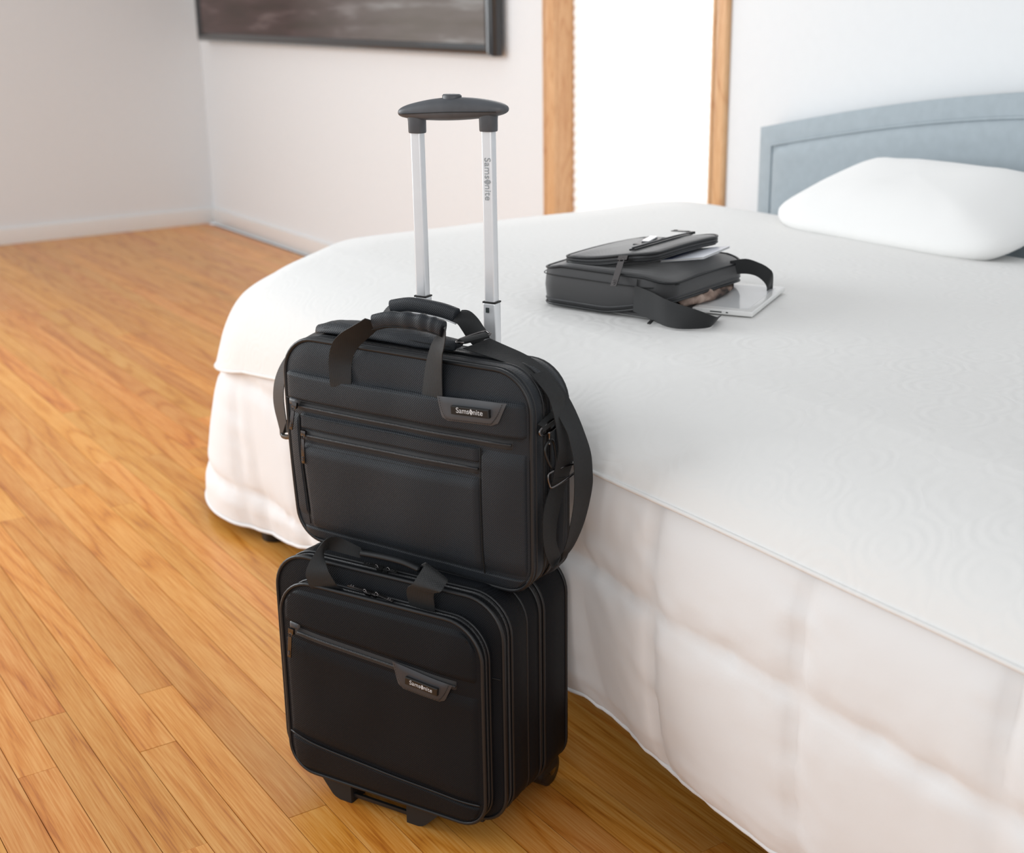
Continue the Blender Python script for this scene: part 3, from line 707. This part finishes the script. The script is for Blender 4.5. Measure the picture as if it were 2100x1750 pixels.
# corner guards at the lower right
# telescopic handle
H=[(.161,.179),(.290,.308)]
ZS=1.087
for i,(x0,x1) in enumerate(H):
    ZS=1.0835 if i==0 else 1.0905
    ps=.826 if i==0 else .829
    o=box('telescopic_rod',x0,x1,.196,.211,ps-.01,ZS+.004,m_alu,tr,.003,3,'slim silver inner tube of the telescopic handle')
    o2=box('telescopic_tube',x0-.0022,x1+.0022,.1945,.2125,.40,ps,m_alu,tr,.0035,3,'wider silver lower tube of the telescopic handle')
    box('tube_collar',x0-.0026,x1+.0026,.194,.213,ps-.001,ps+.0018,m_plm,tr,.0008)
    box('locking_button',x0+.0040,x0+.0095,.1925,.1960,ps-.0155,ps-.0075,m_alud,tr,.0006)
    vs=[];fs=[]
    # oval sleeve
    cx,cy=(x0+x1)/2,.2035; rings=[(ZS,.0128,.0105),(ZS+.002,.0134,.0112),(ZS+.018,.0136,.0114),(ZS+.030,.0150,.0125),(ZS+.036,.0165,.0130)]
    n=24
    for z,a,b in rings:
        for k in range(n):
            an=2*math.pi*k/n; c,s_=math.cos(an),math.sin(an); vs.append((cx+a*math.copysign(abs(c)**.7,c),cy+b*math.copysign(abs(s_)**.7,s_),z))
    for j in range(len(rings)-1):
        for k in range(n): fs.append((j*n+k,j*n+(k+1)%n,(j+1)*n+(k+1)%n,(j+1)*n+k))
    fs.append(tuple(range(n))[::-1]); sm(mesh('grip_sleeve',vs,fs,m_grip,tr),40)
# grip: arched bar with tapering ends
vs=[];fs=[];n=28;K=60
gx0,gx1=.1375,.3330
for j in range(K+1):
    t=j/K; x=gx0+(gx1-gx0)*(.5-.5*math.cos(math.pi*t)); s=(x-gx0)/(gx1-gx0)*2-1
    e=max(0,1-abs(s)**16)**.5; tl=.0050*s; top=1.1390-.0130*s*s+tl; bot=1.1045+.0070*s*s+tl
    zc=(top+bot)/2; hz=(top-bot)/2*e; hy=(.0175-.004*s*s)*e
    for k in range(n):
        an=2*math.pi*k/n; c,s_=math.cos(an),math.sin(an); vs.append((x,.2035+hy*math.copysign(abs(c)**.85,c),zc+hz*math.copysign(abs(s_)**.85,s_)))
for j in range(K):
    for k in range(n): fs.append((j*n+k,(j+1)*n+k,(j+1)*n+(k+1)%n,j*n+(k+1)%n))
gr=mesh('handle_grip',vs,fs,m_grip,tr,True,'arched dark grey plastic grip bar')
tube('parting_line',[(.148,.1872,1.1125),(.19,.1867,1.1152),(.235,.1860,1.1180),(.28,.1867,1.1195),(.322,.1872,1.1205)],.0006,m_plm,gr,5,6)
vs,fs=tubev([Vector((.2352,.2035,z)) for z in (1.136,1.1415,1.1435)],lambda t:.0165 if t<.9 else .0140,24,flat=.62,up=(0,1,0)); vs=[Vector((v.x,v.y,v.z)) for v in vs]
sm(mesh('release_button',vs,fs,m_grip,gr),40)
# lettering down the right-hand rod
M2=Matrix(((0,-1*0+1,0,.2955),(0,0,-1,.1956),(-1,0,0,1.052),(0,0,0,1)))
wordmark(tr,M2,.064,m_inkd)
# webbing handles of the case
ribbon('handle_strap',at(D['tlA']),at(D['tlB']),m_web,tr,.002,8,curl=0)
ribbon('handle_strap',at(D['trA']),at(D['trB']),m_web,tr,.002,8)
tube('handle_roll',D['tg'],.0065,m_pip,tr,10,8,flat=.75,label='black padded handle roll lying along the top')
# stitched anchors
for u0,u1 in ((.104,.146),(.277,.318)):
    ribbon('strap_anchor',[(u0,-.0095,.392),(u0,-.0095,.345)],[(u1,-.0095,.392),(u1,-.0095,.345)],m_web,tr,.0025,3)
# ================= briefcase =================
ZB=.4245
br=root('briefcase',(-1.95833,.84651,ZB),.40488,'black nylon laptop briefcase with two handles and shoulder strap, sitting on the rolling case','briefcase')
WB,HB=.470,.343
skB=lambda x,z:.010*(1-x/WB)*max(0,1-z/HB)**1.5-.004*(1-x/WB)*math.sin(math.pi*z/HB)
F=Shell(0,WB,0,HB,.060,.046,.013,0,soft=.03,wob=.004,seed=1,sx=skB)
F.cap('front_panel',m_ny,br,K=20)
F.loft('gusset',[(0,0),(.004,-.003),(.020,-.003),(.034,-.001),(.036,.002)],m_ny,br)
F.loft('zip_track',[(.036,.002),(.038,.005),(.048,.005),(.050,.002)],m_tape,br)
F.loft('gusset',[(.050,.002),(.053,-.002),(.062,-.002),(.064,.001)],m_ny,br)
R2=Shell(-.002,WB+.002,0,HB-.004,.062,.046,.010,.064,seed=5,sx=skB)
R2.loft('rear_compartment',[(.064,.002),(.068,-.003),(.085,-.004),(.098,-.001),(.104,.004)],m_ny,br)
R2.cap('back_panel',m_ny,br,back=True,yb=.102,bb=.006)
piping(F,0,.0036,m_pip,br,-.001); piping(F,.0335,.002,m_pip,br); piping(F,.052,.002,m_pip,br); piping(R2,.101,.003,m_pip,br,.001); piping(F,.0085,.0016,m_pip,br,-.003)
v,f=tubev(F.ring(.043,.003),.0021,6,True); mesh('zip_teeth',v,f,m_coil,br)
sk=lambda pts:pts
lp_=lambda a,b:(lambda x:a+(b-a)*x/WB)
# upper slip pocket band, zip rows, lower pocket, side and base panels
F.patch('slip_pocket',.004,.466,lp_(.243,.2455),lambda x:.289+.0145*(x/WB)**1.5-.003*math.sin(math.pi*x/WB),.0075,m_ny,br,ins=.005,puff=.003)
F.patch('zip_tape',.020,.446,lp_(.2235,.227),lp_(.241,.2445),.0025,m_tape,br,ins=.006,nz=5)
F.line('zip_teeth',[(.026,.2335),(.2,.2340),(.443,.2365)],.0021,m_coil,br,off=.0040)
F.patch('pocket_panel',.034,.388,lp_(.197,.2005),lp_(.222,.2255),.0055,m_ny,br,ins=.006)
F.patch('zip_tape',.040,.387,lp_(.1765,.181),lp_(.1955,.199),.0025,m_tape,br,ins=.006,nz=5)
F.line('zip_teeth',[(.046,.1870),(.2,.1885),(.386,.1910)],.0021,m_coil,br,off=.0040)
F.patch('zip_pocket',.037,.388,.022,lp_(.1750,.1795),.0065,m_ny,br,ins=.006,puff=.005)
F.patch('side_panel',.006,.032,.040,.2215,.0045,m_ny,br,ins=.005)
F.patch('side_panel',.3905,.464,.026,.2255,.0045,m_ny,br,ins=.005,puff=.001)
F.patch('base_band',.01,.462,.004,.0235,.003,m_ny,br,ins=.004)
F.line('stitching',[(.006,.2445),(.2,.2450),(.462,.2470)],.0006,m_thread,br,off=.0080,n=8)
F.line('stitching',[(.040,.1722),(.2,.1740),(.386,.1770)],.0005,m_thread,br,off=.0085,dash=.003)
F.line('stitching',[(.036,.2195),(.2,.2205),(.386,.2230)],.0005,m_thread,br,off=.0062,dash=.003)
F.line('stitching',[(.0335,.03),(.0335,.12),(.0335,.22)],.0009,m_thread,br,off=.0035)
F.line('stitching',[(.3893,.022),(.3893,.12),(.3893,.225)],.0009,m_thread,br,off=.0035)
F.patch('zip_garage',.014,.036,.2330,.2470,.0105,m_lea,br,ins=.006,nu=8,nz=6,label='small grey leather tab over the zip end')
logo_patch(F,br,[(.3180,.2955),(.4400,.3015),(.4240,.2650),(.3280,.2600)],.0052,0,True)
zip_pull(br,(.0275,-.0145,.234),(.0200,-.0165,.1935),m_gun,.0065)
zip_pull(br,(.0440,-.0155,.189),(.0430,-.0170,.1395),m_gun,.0065)
# carry handles
def yoke(D1,w0,w1,rev):
    c=cat(D1,8); A_=[];B_=[];L=len(c)
    for i,p in enumerate(c):
        t=i/(L-1); w=w0+(w1-w0)*t
        tt=(c[min(L-1,i+1)]-c[max(0,i-1)]); tt.y=0; tt.normalize(); n_=Vector((tt.z,0,-tt.x))
        n_=(n_*(1-.55*t)+Vector((0,rev*.75*t,0))); n_.normalize()
        A_.append(p-n_*w/2); B_.append(p+n_*w/2)
    return A_,B_
def raw(name,A_,B_,m,par,th,across=5,curl=0): return ribbon(name,A_,B_,m,par,th,1,across,curl)
d1=[(.1270,-.0155,.268)]+[(.1275,-.0160,.292)]+D['fh1'][1:]; A_,B_=yoke(d1,.041,.034,1); raw('handle_strap',A_,B_,m_web,br,.0022)
d2=[(.3050,-.0155,.272)]+[(.3065,-.0160,.297)]+D['fh2'][1:]; A_,B_=yoke(d2,.043,.034,-1); raw('handle_strap',A_,B_,m_web,br,.0022)
def grip(name,pts,par,hz,hy,folds,m):
    c=cat(pts,14); L=len(c); vs=[];fs=[];n=20
    for i,p in enumerate(c):
        t=i/(L-1); a=c[max(0,i-1)];b=c[min(L-1,i+1)]; T_=(b-a).normalized(); u=Vector((-T_.z,0,T_.x))
        k=1 if 0<t<1 else .86; wr=1+folds*.13*math.sin(t*42)*math.exp(-((t-.62)/.22)**2)
        for q in range(n):
            an=2*math.pi*q/n; c_,s_=math.cos(an),math.sin(an)
            vs.append(p+u*math.copysign(abs(s_)**.8,s_)*hz*k*(wr if s_>0 else 1)+Vector((0,math.copysign(abs(c_)**.8,c_)*hy*k*(wr if c_<0 else 1),0)))
    for j in range(L-1):
        for q in range(n): fs.append((j*n+q,(j+1)*n+q,(j+1)*n+(q+1)%n,j*n+(q+1)%n))
    fs.append(tuple(range(n))); fs.append(tuple(range((L-1)*n,L*n))[::-1])
    return mesh(name,vs,fs,m,par)
g1=grip('handle_grip',D['fg'],br,.0125,.0085,1,m_ny)
tube('stitching',[(x,y-.0072,z-.0095) for x,y,z in D['fg']],.0007,m_thread,g1,5,8)
# rear handle
c=D['rg']; g2=grip('handle_grip',[(x,y,z) for x,y,z in c],br,.0115,.0085,0,m_ny)
tube('edge_binding',[(x,y-.004,z-.0118) for x,y,z in c],.0014,m_alu,g2,6,8,label='thin pale lining edge under the rear grip')
d3=D['rs']; A_,B_=yoke(d3[::-1],.036,.026,1); raw('handle_strap',A_,B_,m_web,br,.0022)
d4=D['rs2']; A_,B_=yoke(d4[::-1],.034,.024,-1); raw('handle_strap',A_,B_,m_web,br,.0022)
# shoulder pad lying across the top
pd=[(.030,.052,.350),(.060,.050,.357),(.105,.046,.3615),(.15,.044,.3635),(.20,.043,.3625),(.26,.044,.3600),(.312,.047,.3590)]
c=cat(pd,10);vs=[];fs=[];n=22;L=len(c)
for i,p in enumerate(c):
    t=i/(L-1); w=.027*min(1,(max(.02,math.sin(math.pi*min(1,max(0,t))))**.22)); h=.0055+.0025*math.sin(math.pi*t)
    for q in range(n):
        an=2*math.pi*q/n; c_,s_=math.cos(an),math.sin(an)
        vs.append(p+Vector((0,math.copysign(abs(c_)**.6,c_)*w,math.copysign(abs(s_)**.8,s_)*h-.006*(c_**2)*(1 if c_<0 else .2)+.0010*noise.noise(Vector((p.x*40,c_*2,0))))))
for j in range(L-1):
    for q in range(n): fs.append((j*n+q,(j+1)*n+q,(j+1)*n+(q+1)%n,j*n+(q+1)%n))
fs.append(tuple(range(n))); fs.append(tuple(range((L-1)*n,L*n))[::-1])
pad=mesh('shoulder_pad',vs,fs,m_ny,br)
tube('stitching',[(x,y-.021,z+.0005) for x,y,z in pd[1:]],.0007,m_thread,pad,5,6)
# shoulder strap
oa=at(D['outA']); ob=at(D['outB'])
ribbon('shoulder_strap',oa,ob,m_web,br,.0022,6,5,curl=.0012)
ia=[(.452,.028,.336),(.468,.028,.3215),(.480,.029,.308)]+[(max(x,.4835),.030,z) for x,y,z in D['innA'][3:]]
ib=[(.462,.050,.336),(.478,.055,.320),(.489,.060,.303)]+[(max(x,.488),.062,z) for x,y,z in D['innB'][3:]]
ribbon('shoulder_strap',ia,ib,m_web,br,.0022,6,5)
ribbon('shoulder_strap',at(D['bakA']),at(D['bakB']),m_web,br,.0022,6,5)
la=[(.075,.078,.3585)]+D['lefA'][0:]; lb=[(.095,.050,.3600)]+D['lefB'][0:]
ribbon('shoulder_strap',la,lb,m_web,br,.0022,6,5)
ribbon('shoulder_strap',[(-.080,.080,.150),(-.060,.082,.185),(-.034,.082,.222),(-.020,.082,.246)],[(-.066,.048,.150),(-.048,.046,.185),(-.026,.046,.222),(-.014,.046,.246)],m_web,br,.0022,6,4)
# strap hardware
def loopm(name,pts,r,m=m_gun,closed=True,n=5,spl=True): return tube(name,pts,r,m,br,7,n,closed,spl=spl)
loopm('adjuster_buckle',[(.3165,.036,.3675),(.3300,.034,.3670),(.3560,.062,.3755),(.3545,.066,.3775),(.3420,.068,.3780)],.0017)
ribbon('strap_keeper',[(.320,.036,.3690),(.349,.064,.3775)],[(.333,.033,.3665),(.360,.059,.3735)],m_web,br,.006,3)
loopm('strap_loop',[(.4790,.014,.2620),(.4785,.010,.2545),(.4800,.020,.2500),(.4830,.045,.2555),(.4840,.052,.2640),(.4830,.046,.2700)],.0021)
ribbon('side_loop',[(.4745,.010,.2680),(.4800,.014,.2640),(.4800,.014,.2560)],[(.4745,.050,.2780),(.4820,.052,.2700),(.4820,.050,.2630)],m_web,br,.003,4)
tube('swivel_hook',[(.4822,.030,.2530),(.4826,.030,.2430),(.4830,.029,.2340)],lambda t:.0042-.0024*math.sin(math.pi*t*.9),m_gun,br,8,5)
loopm('swivel_hook',[(.4840,.032,.2400),(.4832,.020,.2360),(.4832,.0165,.2260),(.4838,.024,.2090),(.4860,.033,.1960),(.4875,.040,.1985),(.4870,.041,.2150),(.4850,.038,.2340)],.0022,m_pl)
loopm('slide_buckle',[tuple(p) for p in [(.4870,.028,.1920),(.4850,.022,.1850),(.4862,.024,.1735),(.4900,.028,.1690),(.5060,.058,.1830),(.5100,.064,.1920),(.5060,.060,.1985)]],.0018)
loopm('end_buckle',[(-.0920,.078,.1500),(-.0900,.076,.1360),(-.0420,.048,.1530),(-.0440,.050,.1680)],.0045,m_pl,True,3)
loopm('side_loop',[(-.004,.060,.262),(-.024,.062,.258),(-.030,.062,.250),(-.020,.062,.244),(-.004,.060,.246)],.0026,m_pl,True,3)
# side slip pocket with its zip at the right rear
tube('zip_teeth',[(.4745,.082,.150),(.4748,.082,.10),(.4740,.080,.055)],.002,m_coil,br,6,4)
# ================= shoulder bag on the bed =================
ZT=.722
sb=root('shoulder_bag',(-2.083,1.431,ZT),.30,'small dark grey crossbody bag lying open on the bed, papers and scarf spilling out','bag')
def slab(name,x0,x1,y0,y1,rads,zf,rings,m,parent,n=10,step=.015,cap_top=True,cap_bot=True,label=None,dome=0,K=8):
    """lying slab; rings (inset, level 0..1); zf(x,y)->(bottom, top)"""
    out=rrect(x0,x1,y0,y1,rads[1],rads[0],n,step); N_=len(out); cx,cy=(x0+x1)/2,(y0+y1)/2; vs=[];fs=[]
    def P(p,i,k):
        a=out[(k-1)%N_];b=out[(k+1)%N_]; tx,ty=b[0]-a[0],b[1]-a[1]; l=math.hypot(tx,ty)+1e-9; return (p[0]-ty/l*i,p[1]+tx/l*i)
    for i,lv in rings:
        for k,p in enumerate(out):
            x,y=P(p,i,k); lo,hi=zf(x,y); vs.append((x,y,lo+(hi-lo)*lv))
    R_=len(rings)
    for j in range(R_-1):
        for k in range(N_): fs.append((j*N_+k,j*N_+(k+1)%N_,(j+1)*N_+(k+1)%N_,(j+1)*N_+k))
    def capf(base,lv,flip):
        prev=base
        for q in range(1,K+1):
            t=1-(q/K)
            st=len(vs)
            for k in range(N_):
                x,y,z=vs[base+k]; X=cx+(x-cx)*max(t,.002); Y=cy+(y-cy)*max(t,.002); lo,hi=zf(X,Y); h=lo+(hi-lo)*lv
                d=dome*(1-max(t,.0)**2.2)*(1 if lv>.5 else 0); vs.append((X,Y,h+d))
            for k in range(N_):
                f=(prev+k,prev+(k+1)%N_,st+(k+1)%N_,st+k); fs.append(f if not flip else f[::-1])
            prev=st
    if cap_top: capf((R_-1)*N_,rings[-1][1],False)
    if cap_bot: capf(0,rings[0][1],True)
    return sm(mesh(name,vs,fs,m,parent,True,label),50),out
lift=lambda x:.036*max(0,min(1,(x-.15)/.15))**1.3
body_top=lambda x,y:.076-.010*max(0,1-x/.05)+.004*math.sin(min(1,max(0,y/.3))*math.pi)-.010*max(0,(x-.24)/.06)
b1,out1=slab('body',0,.292,0,.285,(.035,.050),lambda x,y:(.002+lift(x),body_top(x,y)),[(.004,0),(0,.08),(-.003,.5),(0,.93),(.004,1)],m_bag,sb,dome=.004)
bk,_=slab('back_panel',.003,.297,.003,.282,(.035,.050),lambda x,y:(0,.010),[(.004,0),(0,.3),(0,.8),(.003,1)],m_bag,sb)
def edge(out,zf,lv,r,m,name,par,rng=None,off=0):
    P=[Vector((x,y,zf(x,y)[0]+(zf(x,y)[1]-zf(x,y)[0])*lv)) for x,y in out]
    if rng: P=[p for p in P if rng(p)]
    v,f=tubev(P,r,6,closed=rng is None); return mesh(name,v,f,m,par)
zf1=lambda x,y:(.002+lift(x),body_top(x,y))
edge(out1,zf1,1,.0022,m_pip,'piping',sb); edge(out1,lambda x,y:(.010+lift(x),.02),0,.0024,m_coil,'zip_teeth',sb)
edge(out1,lambda x,y:(.002+lift(x),.02),0,.0026,m_pip,'piping',sb)
# gusset closing the closed end
gz=rrect(.002,.235,.003,.312,.04,.03,8,.015)
dk,_=slab('lining',.02,.235,.02,.265,(.02,.02),lambda x,y:(.004,.05),[(0,0),(0,1)],m_dark,sb,label='dark inside lining')
# front pocket panel on top
sst=lambda t:(lambda u:u*u*(3-2*u))(min(1,max(0,t)))
pz=lambda x,y:(body_top(x,y)-.002+.022*sst((x-.10)/.14),body_top(x,y)+.013+.023*sst((x-.06)/.18))
fp,out2=slab('front_pocket',.030,.236,.028,.292,(.030,.050),pz,[(.002,0),(0,.2),(0,.75),(.004,1)],m_bag,sb,dome=.006,K=10)
edge(out2,pz,.95,.0024,m_pip,'piping',sb); edge(out2,pz,.30,.0022,m_pip,'piping',sb); edge(out2,pz,.62,.0020,m_coil,'zip_teeth',sb)
tz=lambda x,y:pz(x,y)[1]+.0062
ribbon('zip_tape',[(.172,.050,tz(.172,.05)-.001),(.182,.10,tz(.182,.1)),(.178,.19,tz(.178,.19)),(.155,.275,tz(.155,.275)-.002)],[(.186,.050,tz(.186,.05)-.001),(.196,.10,tz(.196,.1)),(.192,.19,tz(.192,.19)),(.169,.275,tz(.169,.275)-.002)],m_pip,sb,.004,8)
tube('zip_teeth',[(.179,.050,tz(.179,.05)+.002),(.189,.10,tz(.189,.1)+.003),(.185,.19,tz(.185,.19)+.003),(.162,.275,tz(.162,.275)+.001)],.0018,m_coil,sb)
bm=boxm(-.029,.029,-.0075,.0075,0,.004,.001,1); bm.transform(Matrix.Translation((.140,.165,tz(.14,.165)+.001))@Matrix.Rotation(math.radians(106),4,'Z')); me=bpy.data.meshes.new('name_plate'); bm.to_mesh(me); bm.free(); link('name_plate',me,m_chrome,sb,False,'shiny silver name plate')
bm=boxm(-.045,.045,-.017,.017,-.002,.0012,.001,1); bm.transform(Matrix.Translation((.138,.165,tz(.138,.165)))@Matrix.Rotation(math.radians(106),4,'Z')); me=bpy.data.meshes.new('leather_patch'); bm.to_mesh(me); bm.free(); link('leather_patch',me,m_lead,sb,False)
zip_pull(sb,(.180,.020,.100),(.190,-.022,.056),m_gun,.013,(0,-.7,.7))
zip_pull(sb,(.165,.272,.110),(.118,.282,.106),m_pl,.011,(0,0,1))
zip_pull(sb,(.270,-.004,.006),(.272,-.030,-.002),m_pl,.007,(0,-.3,1))
tube('seam',[(.2265,-.002,.072),(.2265,-.0040,.04),(.2265,-.002,.010)],.0011,m_thread,sb)
tube('seam',[(-.0022,.035,.060),(.006,.008,.058),(.035,-.0025,.058),(.10,-.0035,.058),(.2,-.0035,.058),(.26,-.001,.060),(.296,.03,.066)],.0009,m_thread,sb)
# strap: near end folds down onto the bed, far end loops out
ribbon('shoulder_strap',[(.2232,-.005,.061),(.2652,-.014,.0557),(.3064,-.02,.0462),(.3617,-.01,.0342),(.3795,.02,.0197),(.36,.07,.010)],[(.2208,-.005,.0131),(.2689,-.018,.0062),(.3119,-.03,.0015),(.344,-.025,.0015),(.3719,.01,.002),(.35,.06,.002)],m_web,sb,.0025,8)
ribbon('shoulder_strap',[(.283,.226,.0760),(.31,.2393,.0809),(.335,.2500,.0734),(.348,.2601,.0638),(.352,.2687,.0521),(.340,.293,.0187)],[(.283,.228,.0500),(.31,.2415,.0520),(.330,.2480,.0480),(.343,.2560,.0350),(.342,.2680,.0200),(.325,.2900,.0020)],m_web,sb,.0025,8)
# ---------------- scarf, tablet, booklet ----------------
sc_=N('scarf_fabric'); sc_.set(Roughness=.9); sc_.l(sc_.ramp(sc_.noise(22,sc_.obj(),3),[(.40,(.035,.028,.026)),(.52,(.22,.15,.12)),(.66,(.42,.32,.27))]),sc_.b.inputs['Base Color']); sc_=sc_.m
rz=Matrix.Rotation(.30,4,'Z')
def place(o): o.matrix_world=Matrix.Translation((-2.083,1.431,ZT))@rz
vs=[];fs=[];nu,nv=80,26
for j in range(nv+1):
    for i in range(nu+1):
        a=i/nu;b=j/nv; y=.05+.20*a; x=.225+.080*math.sin(math.pi*b)*(.7+.3*math.sin(a*math.pi)); z=.024-.016*math.cos(math.pi*b)
        w=noise.noise(Vector((a*11,b*3.5,0)))*.010+noise.noise(Vector((a*24,b*6,4)))*.005; vs.append((x+w*.8,y+w*.5,z+w*.6))
for j in range(nv):
    for i in range(nu): k=j*(nu+1)+i; fs.append((k,k+1,k+nu+2,k+nu+1))
o=mesh('scarf',vs,fs,sc_,None); place(o); o.modifiers.new('thickness','SOLIDIFY').thickness=.002; tag(o,'crumpled brown and taupe scarf bulging out of the open shoulder bag','scarf')
tb=root('tablet',(0,0,0),0,'white tablet computer sliding out of the shoulder bag onto the bed','tablet')
tb.matrix_world=Matrix.Translation((-2.083,1.431,ZT))@rz@Matrix.Translation((.400,.112,.004))@Matrix.Rotation(math.radians(103),4,'Z')@Matrix.Rotation(math.radians(-1.5),4,'Y')
box('tablet_body',0,.215,0,.115,0,.009,m_white,tb,.003,3)
scr=N('tablet_glass'); scr.set(Base_Color=(.66,.67,.68),Roughness=.12); box('tablet_screen',.018,.197,.014,.108,.0088,.0094,scr.m,tb)
box('speaker_slot',.0-.0004,.002,.058,.080,.0035,.0055,m_alud,tb); box('side_button',-.0006,.002,.046,.050,.0035,.0055,m_alud,tb)
bkp=root('booklet',(0,0,0),0,'thin white booklet poking out under the shoulder bag pocket flap','booklet')
bkp.matrix_world=Matrix.Translation((-2.083,1.431,ZT))@rz@Matrix.Translation((.203,.108,.0830))@Matrix.Rotation(math.radians(8),4,'Z')@Matrix.Rotation(math.radians(-9),4,'Y')
m_paper=plain('paper',(.78,.76,.72),.7,var=.01).m; m_cov=plain('booklet_cover',(.70,.73,.80),.4,var=.02).m; m_blue=plain('blue_print',(.16,.20,.42),.4).m
box('cover',0,.088,0,.128,.0032,.0040,m_cov,bkp); box('cover',0,.088,0,.128,0,.0006,m_cov,bkp)
for k in range(4): box('page',.001,.0865,.001,.127,.0007+k*.0006,.0011+k*.0006,m_paper,bkp)
box('printed_band',.004,.022,.006,.122,.00401,.00425,m_blue,bkp)
